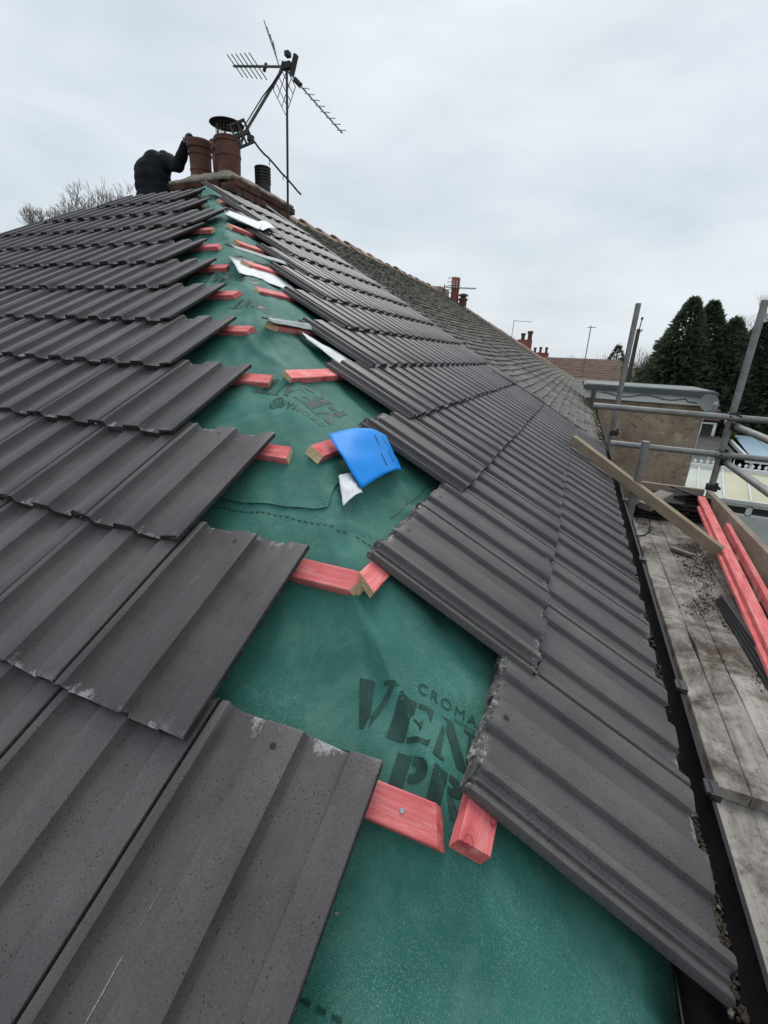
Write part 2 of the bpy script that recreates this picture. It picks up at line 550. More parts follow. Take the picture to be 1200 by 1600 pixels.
def link(name, me, parent=None, loc=None, mw=None):
    """link a mesh; loc / mw are world placements also when it has a parent"""
    o = bpy.data.objects.new(name, me)
    COL.objects.link(o)
    if parent is not None:
        o.parent = parent
        o.matrix_parent_inverse = wm(parent).inverted()
    if mw is not None:
        o.matrix_basis = mw
    elif loc is not None:
        o.location = loc
    return o

def tag(o, label=None, cat=None, group=None, kind=None):
    if label: o['label'] = label
    if cat: o['category'] = cat
    if group: o['group'] = group
    if kind: o['kind'] = kind
    return o

def thing(name, label, cat, group=None, loc=(0, 0, 0)):
    o = bpy.data.objects.new(name, None)
    COL.objects.link(o)
    o.location = loc
    o.empty_display_size = 0.1
    return tag(o, label, cat, group)

def thicken(o, t, off=-1):
    md = o.modifiers.new('thickness', 'SOLIDIFY')
    md.thickness = t
    md.offset = off
    return o

# ------------------------------------------------------------------ roof geometry
aR, aL = R(30.149), R(29.332)
GR, GL = 0.3474, 0.345
TL = 0.42                    # tile length
W = 0.30                     # cover width
tanR, tanL = math.tan(aR), math.tan(aL)
RIDGE_S = 4.50
RX, RZ = -RIDGE_S * math.cos(aR), RIDGE_S * math.sin(aR)     # ridge line of the house being re-roofed
APEX_Y = RZ / tanL
EAVE_W = 2 * RX              # far eave of the hip end
YB = 4.83                    # party line with the neighbour
def smin(a, b, k):
    h = max(k - abs(a - b), 0.0) / k
    return min(a, b) - h * h * k * 0.25
_fr = random.Random(77)
FOLDS = []
for _ in range(46):
    _t = _fr.uniform(0.05, 3.6) if _ > 20 else _fr.uniform(0.05, 1.3)
    _w = _fr.uniform(-0.32, 0.32)
    FOLDS.append((-_t + _w * .707, _t + _w * .707, _fr.uniform(0, math.pi), _fr.uniform(0.06, 0.22), _fr.uniform(0.011, 0.018), _fr.uniform(-0.005, 0.007)))
for _ in range(34):          # long soft folds running down beside the hip
    _t = _fr.uniform(0.0, 1.5) if _ < 22 else _fr.uniform(1.2, 3.4)
    _w = _fr.uniform(-0.35, 0.35)
    FOLDS.append((-_t + _w * .707, _t + _w * .707, R(135) + _fr.gauss(0, 0.45), _fr.uniform(0.12, 0.30), _fr.uniform(0.014, 0.034), _fr.uniform(-0.009, 0.011)))
def folds(x, y):
    z = 0.0
    for fx, fy, fa, fl_, fw, fam in FOLDS:
        dx, dy = x - fx, y - fy
        if abs(dx) > 0.5 or abs(dy) > 0.5:
            continue
        a_, c_ = dx * math.cos(fa) + dy * math.sin(fa), -dx * math.sin(fa) + dy * math.cos(fa)
        c_ += 0.9 * a_ * a_
        z += 1.5 * fam * math.exp(-(a_ / fl_) ** 2 - (c_ / fw) ** 2)
    return z
def mem(x, y, wr=1.0):
    """height of the green underlay over plan position x, y"""
    zl, zr = y * tanL, -x * tanR
    z = smin(zl, zr, 0.022)
    z = min(z, (x - EAVE_W) * tanR)
    if wr:
        d = abs(zl - zr)
        n1 = mnoise.noise(Vector((x * 3.1, y * 3.1, 1.7)))
        n2 = mnoise.noise(Vector((x * 9.0 + y * 4, y * 9.0 - x * 3, 4.2)))
        al = (y - x)                       # along the hip
        cr_ = (x + y)                      # across the hip
        n3 = mnoise.noise(Vector((al * 2.2, cr_ * 16.0, 9.1)))
        n4 = mnoise.noise(Vector((x * 24 - y * 6, y * 20 + x * 9, 2.5)))
        z += wr * (0.016 * n1 + 0.007 * n2 + 0.0012 * n4 + 0.009 * max(0.0, n3) * math.exp(-(cr_ / 0.25) ** 2))
        # tight fold where the sheet is pinched over the hip
        al2 = (y - x) * 0.5
        if 0.2 < al2 < 0.75:
            off = cr_ + 0.03 - 0.10 * (0.62 - al2) * (1 if al2 < 0.62 else 0)
            z += wr * 0.017 * math.exp(-(off / 0.015) ** 2) * math.sin(math.pi * (al2 - 0.2) / 0.55)
            z -= wr * 0.006 * math.exp(-((off - 0.035) / 0.02) ** 2) * math.sin(math.pi * (al2 - 0.2) / 0.55)
        z += wr * folds(x, y)
        # shallow sag of the sheet between battens
        s = z / math.sin(aL)
        z -= wr * 0.006 * (0.5 - 0.5 * math.cos(2 * math.pi * (s - 0.37) / 0.346))
    return z
def Lpt(x, s, h):
    return Vector((x, s * math.cos(aL) - h * math.sin(aL), s * math.sin(aL) + h * math.cos(aL)))
def Rpt(y, s, h):
    return Vector((-s * math.cos(aR) + h * math.sin(aR), y, s * math.sin(aR) + h * math.cos(aR)))
AXL = Matrix(((1, 0, 0), (0, math.cos(aL), -math.sin(aL)), (0, math.sin(aL), math.cos(aL))))
AXR = Matrix(((0, -math.cos(aR), math.sin(aR)), (1, 0, 0), (0, math.sin(aR), math.cos(aR))))

# ------------------------------------------------------------------ setting
b = MB()
b.grid(lambda u, v: ((u - 0.5) * 1600, (v - 0.3) * 1600, -5.3 + 0.1 * math.sin(u * 300) * math.sin(v * 260)), 40, 40)
tag(b.build('ground', 'grass'), kind='structure')

# ================================================================== the house being re-roofed
house = thing('house', 'end house with half-tiled dark grey hip roof and open green underlay strip', 'house', loc=(-4, 2, -5.3))

# ---- walls, fascia and a soffit board under the eaves
b = MB()
b.box((RX, 9.6, -2.75), abs(RX) - 0.16, 4.75 + 4.65, 2.55)
# walls stop short of the neighbour
b.v = [(x, min(max(y, 0.16), YB), z) for x, y, z in b.v]
b.build('wall', 'red_brick_wall', house)
b = MB()
b.box((-0.055, YB / 2 + 0.0, -0.12), 0.012, YB / 2, 0.1)
b.box((RX, 0.055, -0.12), abs(RX) - 0.07, 0.012, 0.1)
b.build('fascia_board', 'white_upvc', house)

# ---- green underlay: one draped sheet, then a second sheet lapped over it higher up
def hip_sheet(t0, t1, nt, wr, lift, wmax=4.2, edge=None):
    b = MB()
    ws = [0.0]
    st = 0.009
    while ws[-1] < wmax:
        ws.append(ws[-1] + st)
        st *= 1.018 if ws[-1] < 0.5 else (1.06 if ws[-1] < 0.9 else 1.25)
    ws = [-w for w in reversed(ws[1:])] + ws
    nw = len(ws) - 1
    def fn(u, v):
        w = ws[round(u * nw)]
        t = t0 + (t1 - t0) * v
        if edge:
            t = max(t, edge(w))
        x, y = -t + w * 0.7071, t + w * 0.7071
        x = min(x, 0.036); y = max(y, 0.0)
        y = min(y, APEX_Y + 1.0); x = max(x, RX - 1.0)
        if y > APEX_Y and x < RX:
            pass
        return (x, y, min(mem(x, y, wr), RZ + 0.01) + lift)
    b.grid(fn, nw, nt)
    return b
mb = hip_sheet(0.0, 4.6, 440, 1.0, 0.0)
membrane = mb.build('underlay_membrane', 'membrane_green', house, smooth=180)
# upper sheet: lower edge just above the second batten
def lap_edge(w):
    # plan distance along the hip where the sheet edge lies (edge is level on both slopes: s = 0.90)
    base = 0.905 * math.cos(aL)
    return base + abs(w) * 0.7071 + 0.012 * math.sin(w * 9) + (0.03 * math.exp(-((w - 0.05) / 0.06) ** 2))
mb = hip_sheet(0.74, 2.35, 260, 1.0, 0.006, 1.2, lap_edge)
upper = mb.build('underlay_membrane', 'membrane_green', house, smooth=180)

# ---- printing on the underlay (dark green ink, flat print a hair above the sheet)
def arc(cx, cy, rx, ry, a0, a1, n=10):
    return [(cx + rx * math.cos(R(a0 + (a1 - a0) * i / n)), cy + ry * math.sin(R(a0 + (a1 - a0) * i / n))) for i in range(n + 1)]
def ring(cx, cy, rx, ry, tx, ty, a0, a1):
    return arc(cx, cy, rx, ry, a0, a1) + arc(cx, cy, rx - tx, ry - ty, a1, a0)
STENCIL = {
    'V': (0.92, [[(0, 1), (.36, 1), (.54, .3), (.50, 0), (.40, 0)], [(.60, 1), (.94, 1), (.94, .93), (.86, .93), (.60, .05), (.56, .28), (.75, .93), (.60, .93)]]),
    'E': (0.92, [[(.04, 0), (.42, 0), (.42, 1), (.04, 1)], [(.47, .91), (.70, .91), (.84, .70), (.86, 1), (.47, 1)],
                 [(.47, .45), (.58, .45), (.66, .30), (.66, .72), (.58, .56), (.47, .56)], [(.47, 0), (.90, 0), (.92, .34), (.76, .09), (.47, .09)]]),
    'N': (1.0, [[(.06, 1), (.36, 1), (.90, 0), (.62, 0), (.25, .70), (.25, .94)], [(.05, 0), (.32, 0), (.32, .06), (.22, .08), (.22, .66), (.15, .80), (.15, .08), (.05, .06)],
                [(.66, 1), (.96, 1), (.96, .94), (.87, .92), (.87, .12), (.80, .28), (.80, .92), (.66, .94)]]),
    'T': (0.9, [[(.28, 0), (.62, 0), (.62, 1), (.28, 1)], [(.0, .66), (.10, .88), (.23, .90), (.23, 1), (.02, 1)], [(.67, .90), (.80, .88), (.90, .66), (.88, 1), (.67, 1)]]),
    'P': (0.86, [[(.04, 0), (.38, 0), (.38, 1), (.04, 1)], ring(.43, .73, .40, .27, .26, .17, -90, 90)]),
    'R': (0.95, [[(.04, 0), (.38, 0), (.38, 1), (.04, 1)], ring(.43, .74, .40, .26, .26, .16, -90, 90), [(.44, .46), (.60, .44), (.96, 0), (.64, 0)]]),
    'O': (1.0, [ring(.44, .5, .42, .5, .26, .10, 95, 265), ring(.54, .5, .42, .5, .26, .10, -85, 85)]),
}
def cut_mesh(bm, step):
    xs = [v.co.x for v in bm.verts]; ys = [v.co.y for v in bm.verts]
    for ax, vals in ((Vector((1, 0, 0)), xs), (Vector((0, 1, 0)), ys)):
        lo, hi = min(vals), max(vals)
        k = math.ceil(lo / step)
        while k * step < hi:
            bmesh.ops.bisect_plane(bm, geom=bm.verts[:] + bm.edges[:] + bm.faces[:], plane_co=ax * (k * step), plane_no=ax)
            k += 1
def ink_object(bm, place, parent, step=0.006):
    bmesh.ops.triangulate(bm, faces=bm.faces[:])
    cut_mesh(bm, step)
    for v in bm.verts:
        v.co = place(v.co.x, v.co.y)
    me = bpy.data.meshes.new('printed_lettering')
    bm.to_mesh(me); bm.free()
    me.materials.append(MATS['membrane_ink'])
    return link('printed_lettering', me, parent)
def stencil_word(word, h, x0=0, y0=0, sp=0.06):
    bm = bmesh.new()
    x = x0
    for ch in word:
        w, polys = STENCIL[ch]
        for pl in polys:
            bm.faces.new([bm.verts.new((x + px * h, y0 + py * h, 0)) for px, py in pl])
        x += (w + sp) * h
    return bm
def font_word(txt, h, x0=0, y0=0, track=1.1):
    cu = bpy.data.curves.new('t', 'FONT')
    cu.body = txt; cu.size = h * 1.4; cu.space_character = track; cu.resolution_u = 3
    o = bpy.data.objects.new('t', cu); COL.objects.link(o)
    dg = bpy.context.evaluated_depsgraph_get()
    me = bpy.data.meshes.new_from_object(o.evaluated_get(dg))
    bm = bmesh.new(); bm.from_mesh(me)
    bpy.data.objects.remove(o); bpy.data.curves.remove(cu); bpy.data.meshes.remove(me)
    for v in bm.verts:
        v.co = Vector((v.co.x + x0, v.co.y + y0, 0))
    return bm
cL, cR = math.cos(aL), math.cos(aR)
def unfolded(x, s):
    """a point of the sheet given in the hip end's flat coordinates, folded over the hip where it crosses it"""
    hx = -s * cL                       # hip on this level
    if x <= hx:
        px, py = x, s * cL
    else:
        # hip direction in the flat of the left slope and of the right slope
        al_ = math.atan2(1.0, -cL); ar_ = math.atan2(1.0, cR)
        r_, th = math.hypot(x, s), math.atan2(s, x)
        th2 = ar_ + (th - al_)
        y2, s2 = r_ * math.cos(th2), r_ * math.sin(th2)
        px, py = -s2 * cR, y2
    return px, py
from mathutils.bvhtree import BVHTree
SHEETS = [BVHTree.FromPolygons([v.co[:] for v in o.data.vertices], [p.vertices[:] for p in o.data.polygons]) for o in (membrane, upper)]
def ink_at(px, py, lift=0.0):
    zs = [h[0].z for h in (t.ray_cast(Vector((px, py, 9.0)), Vector((0, 0, -1))) for t in SHEETS) if h[0] is not None]
    return Vector((px, py, max(zs + [mem(px, py) - 0.01]) + 0.0016))
H1 = 0.079
def place_A(x, y):
    return ink_at(*unfolded(-0.556 + x, 0.466 + y))
ink_object(stencil_word('VENT', H1), place_A, membrane)
ink_object(stencil_word('PR', 0.066, 0.105, -0.082), place_A, membrane)
ink_object(font_word('CROMAR', 0.022, 0.105, 0.096, 1.25), place_A, membrane)
ink_object(font_word('building products', 0.009, 0.185, 0.083), place_A, membrane)
def place_B(x, y):
    # reads up the main slope, letter tops towards the hip-end eave
    s, yy = 1.150 + x, 1.255 - y
    return ink_at(-s * cR, yy, 0.0092)
ink_object(stencil_word('VENT', 0.088, 0.0, 0.0), place_B, upper)
ink_object(stencil_word('PRO', 0.070, 0.03, -0.088), place_B, upper)
ink_object(font_word('CROMAR', 0.030, 0.0, 0.115, 1.15), place_B, upper)
# round emblem beside the name
bm = bmesh.new()
for pl in (ring(0, 0, .026, .026, .005, .005, 5, 175), ring(0, 0, .026, .026, .005, .005, 185, 355), [(-.016, -.012), (-.011, -.012), (-.011, .014), (-.016, .014)], [(-.004, -.016), (.001, -.016), (.001, .018), (-.004, .018)], [(.008, -.012), (.013, -.012), (.013, .014), (.008, .014)]):
    bm.faces.new([bm.verts.new((px + 0.205, py + 0.128, 0)) for px, py in pl])
ink_object(bm, place_B, upper)
def place_C(x, y):
    return ink_at(*unfolded(-2.22 + x, 2.31 + y), lift=0.004)
ink_object(stencil_word('VENT', 0.085), place_C, membrane)
def place_D(x, y):
    s, yy = 1.86 + x, 1.80 - y
    return ink_at(-s * cR, yy, 0.004)
ink_object(stencil_word('VENT', 0.07), place_D, membrane)
# printed dashed lap lines
def dashes(pts, place, parent, n, w=0.004, fill=0.62):
    b = MB()
    for i in range(n):
        for q in range(2):
            u0, u1 = (i + fill * q / 2) / n, (i + fill * (q + 1) / 2) / n
            p0 = [pts[0][k] + (pts[1][k] - pts[0][k]) * u0 for k in (0, 1)]
            p1 = [pts[0][k] + (pts[1][k] - pts[0][k]) * u1 for k in (0, 1)]
            d = Vector((p1[0] - p0[0], p1[1] - p0[1])).normalized()
            nx, ny = -d.y * w / 2, d.x * w / 2
            b.quad(place(p0[0] - nx, p0[1] - ny), place(p1[0] - nx, p1[1] - ny), place(p1[0] + nx, p1[1] + ny), place(p0[0] + nx, p0[1] + ny))
    return b.build('printed_dashes', 'membrane_ink', parent)
dashes(((-1.25, 0.866), (-0.72, 0.866)), lambda x, s: ink_at(*unfolded(x, s), 0.0025), membrane, 30)
dashes(((-0.70, 0.866), (-0.46, 0.866)), lambda x, s: ink_at(*unfolded(x, s), 0.0025), membrane, 14)
dashes(((0.95, 0.800), (1.35, 0.800)), lambda y, s: ink_at(-s * cR, y, 0.0025), membrane, 22)
dashes(((-0.47, 0.157), (-0.30, 0.157)), lambda x, s: ink_at(*unfolded(x, s), 0.0025), membrane, 8, 0.005)

# dust chips and crumbs lying on the sheet
_cr = random.Random(9)
cb = MB()
for i in range(170):
    t_ = _cr.random() ** 1.5 * 2.6 + 0.12
    w_ = _cr.gauss(0, 0.16)
    x_, y_ = -t_ + w_ * .707, t_ + w_ * .707
    r_ = _cr.uniform(0.0006, 0.0026)
    p_ = Vector((x_, y_, mem(x_, y_) + r_ * 0.6))
    cb.add([p_ + Vector((_cr.uniform(-1, 1), _cr.uniform(-1, 1), _cr.uniform(-.6, .6))) * r_ * 1.4 for _ in range(6)], [(0, 1, 2), (0, 2, 3), (0, 3, 4), (0, 4, 5), (1, 3, 5), (2, 4, 1), (5, 1, 0), (3, 2, 5)])
tag(cb.build('chips', 'mortar', membrane), kind='stuff')

# ---- torn, curled-up flaps of underlay
def patch(name, corners, bulge, mat, nu=20, nv=16, curl=None, seed=0, thick=0.0012):
    a, b_, c, d = [Vector(q) for q in corners]
    nrm = (b_ - a).cross(d - a).normalized()
    if nrm.z < 0:
        nrm = -nrm
    mb = MB()
    def fn(u, v):
        p = (a * (1 - u) + b_ * u) * (1 - v) + (d * (1 - u) + c * u) * v
        p = p + nrm * (bulge * 4 * (u * (1 - u)) * (0.5 + 0.5 * v))
        p = p + nrm * 0.004 * mnoise.noise(Vector((u * 4, v * 4, seed)))
        p.z = max(p.z, mem(p.x, p.y) + 0.011)
        return p
    mb.grid(fn, nu, nv)
    o = mb.build(name, mat, house, smooth=180)
    thicken(o, thick)
    return o
def rp(y, s, h):
    return Rpt(y, s, h)
# blue strip rolled back across the third batten: a half-cylinder of sheet
A0, A1 = Vector((-0.925, 1.012, 0.578)), Vector((-0.761, 0.896, 0.474))
B0, B1 = Vector((-0.848, 1.290, 0.560)), Vector((-0.758, 1.215, 0.470))
def blue_fn(u, v):
    # v along the strip's short side, u from the free edge to the root under the tiles
    p = (A0 * (1 - v) + A1 * v) * (1 - u) + (B0 * (1 - v) + B1 * v) * u
    up = Vector((math.sin(aR), 0, math.cos(aR)))
    hump = 0.030 * math.sin(math.pi * min(1, u * 0.85 + 0.15)) * (1 - 0.25 * v) + 0.010 * math.sin(math.pi * v) * (1 - u) - 0.03 * max(0, u - 0.75)
    return p + up * (hump + 0.004 * mnoise.noise(Vector((u * 3, v * 3, 2))) + 0.0018 * mnoise.noise(Vector((u * 7, v * 4, 7)))) - Vector((0, 0.03, 0)) * math.sin(math.pi * v) * (1 - u) * 0.6
mb = MB(); mb.grid(blue_fn, 24, 16)
blue = mb.build('blue_adhesive_strip', 'membrane_blue_strip', house, smooth=180)
thicken(blue, 0.0015)
for (u0, u1, v0) in ((0.62, 0.64, 0.18), (0.80, 0.82, 0.12), (0.56, 0.58, 0.62), (0.76, 0.78, 0.56)):
    bb = MB()
    for k in range(5):
        va, vb = v0 + k * 0.05, v0 + (k + 1) * 0.05
        q = [blue_fn(u0, va), blue_fn(u1, va), blue_fn(u1, vb), blue_fn(u0, vb)]
        bb.quad(*[p + Vector((math.sin(aR), -0.3, math.cos(aR))) * 0.0024 for p in q])
    bb.build('printed_dash', 'membrane_ink', blue)
# white underside turned over at the corner of the lapped sheet
wc = [(-0.826, 0.900, 0.505), (-0.806, 0.950, 0.502), (-0.752, 0.893, 0.472), (-0.757, 0.795, 0.464)]
patch('turned_corner', wc, 0.012, 'membrane_back_white', seed=3)
patch('white_flap', [rp(3.30, 3.56, .03), rp(2.93, 3.30, .05), rp(3.10, 3.12, .075), rp(3.62, 3.42, .06)], 0.03, 'membrane_back_white', seed=5)
patch('white_flap', [rp(3.12, 3.22, .07), rp(3.60, 3.46, .09), rp(3.50, 3.25, .10), rp(3.13, 3.11, .08)], 0.02, 'membrane_back_white', seed=6)
patch('white_flap', [rp(2.20, 2.56, .004), rp(2.03, 2.33, .004), rp(2.42, 2.22, .012), rp(2.75, 2.58, .004)], 0.006, 'membrane_back_white', seed=7)
patch('grey_flap', [rp(2.22, 2.64, .03), rp(2.22, 2.56, .05), rp(2.75, 2.56, .05), rp(2.80, 2.66, .02)], 0.02, 'membrane_back_grey', seed=8)
patch('white_flap', [rp(1.76, 1.74, .02), rp(1.72, 1.66, .03), rp(1.74, 1.45, .025), rp(1.95, 1.52, .012)], 0.015, 'membrane_back_white', seed=9)
patch('grey_flap', [rp(1.56, 1.80, .03), rp(1.55, 1.74, .045), rp(1.86, 1.72, .04), rp(1.88, 1.80, .02)], 0.02, 'membrane_back_grey', seed=10)

# ---- battens, red-dyed with pale sawn ends
def batten(axes, c, length, drop=0.0, seed=0, redend=False, name='batten'):
    """a batten whose local x runs along its length, c is the middle of its near end"""
    rnd = random.Random(seed)
    b = MB()
    h, w = 0.0125, 0.025
    n = 2
    nx = 2
    ends = (0.0, length)
    # sawn near end slightly skewed
    sk, sk2 = rnd.uniform(-0.012, 0.012), rnd.uniform(-0.006, 0.006)
    vs = []
    e = 0.0016
    for x in (0.0, length):
        for (yy, zz) in ((-w + e, -h), (w - e, -h), (w, -h + e), (w, h - e), (w - e, h), (-w + e, h), (-w, h - e), (-w, -h + e)):
            xx = x + (sk * yy / w + sk2 * zz / h if x == 0.0 else 0)
            vs.append((xx, yy, zz))
    fs = [(k, (k + 1) % 8, 8 + (k + 1) % 8, 8 + k) for k in range(8)]
    b.add(vs, fs, 0)
    b.add(vs[:8], [tuple(reversed(range(8)))], 0 if redend else 1)
    b.add(vs[8:], [tuple(range(8))], 1)
    me = b.mesh(name, ['batten_red', 'batten_cut_end'])
    mw = axes.to_4x4(); mw.translation = c
    return link(name, me, house, mw=mw)
NAIL = MB(); NAIL.lathe((0, 0, 0), [(0.0001, 0.0016), (0.0035, 0.0012), (0.0042, 0.0), (0.0042, -0.001)], 10)
NAIL_ME = NAIL.mesh('nail', 'steel_nail')
AXLr = Matrix((-AXL.col[0], -AXL.col[1], AXL.col[2])).transposed()   # runs towards -X from the hip
for k in range(1, 14):
    sL = (k - 1) * GL + TL - 0.045
    sR = (k - 1) * GR + TL - 0.050
    zL = sL * math.sin(aL)
    gapL = {1: 0.030, 2: -0.005, 3: 0.06}.get(k, 0.030)
    gapR = {1: -0.028, 2: -0.03, 3: -0.03, 4: -0.01}.get(k, 0.022)
    if k != 13:
        lenL = max(0.3, (EAVE_W * -1 - 2 * sL * cL) - 0.1)
        o = batten(AXLr, Lpt(-sL * cL - gapL, sL, 0.0155), min(lenL, 4.5), seed=k, redend=(k in (1, 5, 6, 7, 8)))
        if k == 1:
            link('nail', NAIL_ME, o, mw=Matrix.Translation(Lpt(-sL * cL - gapL - 0.055, sL, 0.0285)) @ AXL.to_4x4())
        if k == 2:
            link('nail', NAIL_ME, o, mw=Matrix.Translation(Lpt(-sL * cL - gapL - 0.17, sL + .004, 0.0285)) @ AXL.to_4x4())
    yh = sR * math.sin(aR) / tanL
    if k == 10:
        continue
    if k <= 11:
        batten(AXR, Rpt(yh + gapR, sR, 0.0155), YB - yh - 0.05, seed=50 + k, redend=(k in (1,)))
# rebuilt orientation note: AXR's first column runs along +Y, so right-hand battens start at the hip

# ---- interlocking concrete tiles
TOP = [(-30, 1), (-29, 2.5), (-22, 2.5), (-20.5, -1.5), (-12, -1.5), (-10.5, 3.5), (-2, 3.5), (0.8, 5), (1.6, 11.5), (3.5, 13.5), (19, 14), (21.5, 12.8), (25.5, 0.6), (27.5, -1.6), (31, 0),
       (91, 0), (93, 0.8), (95.5, 7), (97.5, 10), (101, 11.2), (160, 14), (164, 12.8), (168, 0.6), (170, -1.6), (174, 0), (239, 0), (241, 0.8), (243.5, 7), (245.5, 10), (249, 11.2), (292, 13.4), (296, 12.4), (297, 10)]
BOT = [(297, 3), (262, 2.5), (256, -4), (250, -16), (243, -18), (176, -18), (166, -16), (160, -4), (104, -5), (96, -15), (90, -18), (33, -18), (24, -16), (-30, -15)]
def make_tile(seed, rough_head=0.0, chip=0.0024):
    rnd = random.Random(seed)
    loop = TOP + BOT
    n = len(loop)
    st = [0.0, 0.004, 0.14, 0.28, TL - 0.006, TL]
    if rough_head:
        st = [0.0, 0.004, 0.14, 0.28, TL - 0.03, TL - 0.012, TL]
    b = MB()
    vs = []
    tj = [rnd.uniform(-1, 1) for _ in range(n)]
    tj2 = [rnd.uniform(-1, 1) for _ in range(n)]
    hj = [rnd.uniform(-1, 1) for _ in range(n)]
    for i, s in enumerate(st):
        for k, (u, h) in enumerate(loop):
            top = k < len(TOP)
            if h > 4.5: h *= 1.22
            if 0 < u < 4: u += 1.6
            ss, hh = s, h / 1000
            if i == 0:
                ss += chip * tj[k] + (0.004 * (tj[k] > 0.85))
                if top: hh -= 0.0022
            if i == 1:
                ss += chip * 0.8 * tj[k] + 0.001
            if i == len(st) - 1:
                ss += chip * hj[k] - (rough_head * abs(hj[k]))
                if top: hh -= 0.002 + rough_head * 0.35 * abs(tj2[k])
            elif i == len(st) - 2:
                ss += chip * 0.8 * hj[k] - rough_head * 0.7 * abs(tj2[k])
                if rough_head and top: hh -= rough_head * 0.12 * abs(hj[k])
            vs.append((u / 1000, ss, hh))
    fs, mi = [], []
    for i in range(len(st) - 1):
        for k in range(n):
            k2 = (k + 1) % n
            fs.append((i * n + k, i * n + k2, (i + 1) * n + k2, (i + 1) * n + k))
            edge = (k2 >= len(TOP)) or (rough_head and i >= len(st) - 2)
            mi.append(2 if (rough_head and i == len(st) - 2 and k2 < len(TOP)) else (1 if k2 >= len(TOP) else 0))
    b.v = vs; b.f = fs; b.mi = mi
    # end caps triangulated as strips between the top and bottom outlines
    nt_ = len(TOP)
    def cap(base, flip):
        i, j = 0, n - 1
        while j - i > 1:
            a, c = base + i, base + j
            ui, uj = loop[i + 1][0], loop[j - 1][0]
            if ui <= uj and i + 1 < j:
                f = (a, base + i + 1, c); i += 1
            else:
                f = (a, base + j - 1, c); j -= 1
            b.f.append(tuple(reversed(f)) if flip else f); b.mi.append(2 if (flip and rough_head) else 1)
    cap(0, False)
    cap((len(st) - 1) * n, True)
    bm = bmesh.new()
    me = b.mesh('tile', ['tile_concrete', 'tile_raw_edge', 'tile_broken_head'])
    bm.from_mesh(me)
    bmesh.ops.recalc_face_normals(bm, faces=bm.faces[:])
    bm.to_mesh(me); bm.free()
    me.shade_smooth()
    me.set_sharp_from_angle(angle=R(38))
    return me
TILES = [make_tile(i) for i in range(6)]
ROUGH = [make_tile(20 + i, 0.011) for i in range(3)]
TILT = 0.060
H0 = 0.066
def place_tile(slope, pos, s, me, dx=0, rz=0, dh=0.0, tilt=0.0, name='tile'):
    ax = AXL if slope == 'L' else AXR
    rot = Matrix.Rotation(-TILT + tilt, 3, 'X') @ Matrix.Rotation(rz, 3, 'Z')
    p = Lpt(pos, s, H0 + dh) if slope == 'L' else Rpt(pos, s, H0 + dh)
    mw = (ax @ rot).to_4x4(); mw.translation = p
    return link(name, me, house, mw=mw)
rnd = random.Random(11)
def jit():
    return dict(rz=rnd.uniform(-0.004, 0.004), dh=rnd.uniform(-0.0012, 0.0012), tilt=rnd.uniform(-0.003, 0.003))
U0 = {1: .455, 2: .759, 3: 1.052, 4: 1.353, 5: 1.651, 6: 1.942, 7: 2.253, 8: 2.57, 9: 2.853, 10: 2.89, 11: 3.30, 12: 3.62}
for k in range(1, 13):
    s = (k - 1) * GL
    x = -U0[k] - 0.297
    umax = min(1.9 + 0.47 * (k - 1), -EAVE_W - (s + 0.20) * cL + 0.12)
    col_i = 0
    while -x < umax + 0.1:
        tl = place_tile('L', x + rnd.uniform(-0.0008, 0.0008), s + rnd.uniform(-0.003, 0.003), rnd.choice(TILES), **jit())
        if k == 1 and col_i == 0:
            first_tile = tl
        x -= W; col_i += 1
# chalky scratch down the nearest tile's pan
b = MB()
inv = wm(first_tile)
for (u0, s0, u1, s1, w_) in ((0.073, 0.114, 0.0735, 0.035, 0.0011), (0.073, 0.190, 0.073, 0.135, 0.0004)):
    vs = []
    for i in range(13):
        t_ = i / 12
        uu, ss = u0 + (u1 - u0) * t_ + 0.0012 * mnoise.noise(Vector((t_ * 5, u0 * 90, 0))), s0 + (s1 - s0) * t_
        ww = w_ * (0.35 + 0.65 * math.sin(math.pi * min(1, t_ + 0.1)))
        vs += [inv @ Vector((uu - ww, ss, 0.0007)), inv @ Vector((uu + ww, ss, 0.0007))]
    b.add(vs, [(2 * i, 2 * i + 1, 2 * i + 3, 2 * i + 2) for i in range(12)])
tag(b.build('chalk_scratch', 'mortar', first_tile), kind='stuff')
V0 = {1: .36, 2: .677, 3: 1.269, 4: 1.574, 5: 1.858, 6: 2.161, 7: 2.466, 8: 2.771, 9: 3.063, 10: 3.20, 11: 3.50, 12: 3.634}
for k in range(1, 13):
    s = (k - 1) * GR
    y = V0[k] + 0.030
    first = True
    while y < YB - 0.15:
        me = ROUGH[k % 3] if (k <= 3 and y < V0[k] + 0.75) else rnd.choice(TILES)
        place_tile('R', y + rnd.uniform(-0.0008, 0.0008), s + rnd.uniform(-0.003, 0.003), me, **jit())
        y += W
# ---- gutter with brackets and grit
GX, GZ, GRr = 0.022, 0.058, 0.056
b = MB()
pr = [(math.cos(R(180 + 180 * i / 14)) * GRr, math.sin(R(180 + 180 * i / 14)) * GRr) for i in range(15)]
pr_in = [(x * 0.955, z * 0.955) for x, z in reversed(pr)]
lip = [(GRr + 0.003, 0.001), (GRr + 0.003, 0.005), (GRr - 0.004, 0.005)]
outl = pr + lip + pr_in
ys = [-0.12] + [0.4 * i for i in range(0, 45)]
nn = len(outl)
for y in ys:
    b.v += [(GX + x, y, GZ + z) for x, z in outl]
for i in range(len(ys) - 1):
    for k in range(nn):
        k2 = (k + 1) % nn
        b.f.append((i * nn + k, i * nn + k2, (i + 1) * nn + k2, (i + 1) * nn + k)); b.mi.append(0)
b.f.append(tuple(range(nn))); b.mi.append(0)
gutter = b.build('gutter', 'gutter_black_plastic', house, smooth=40)
b = MB()
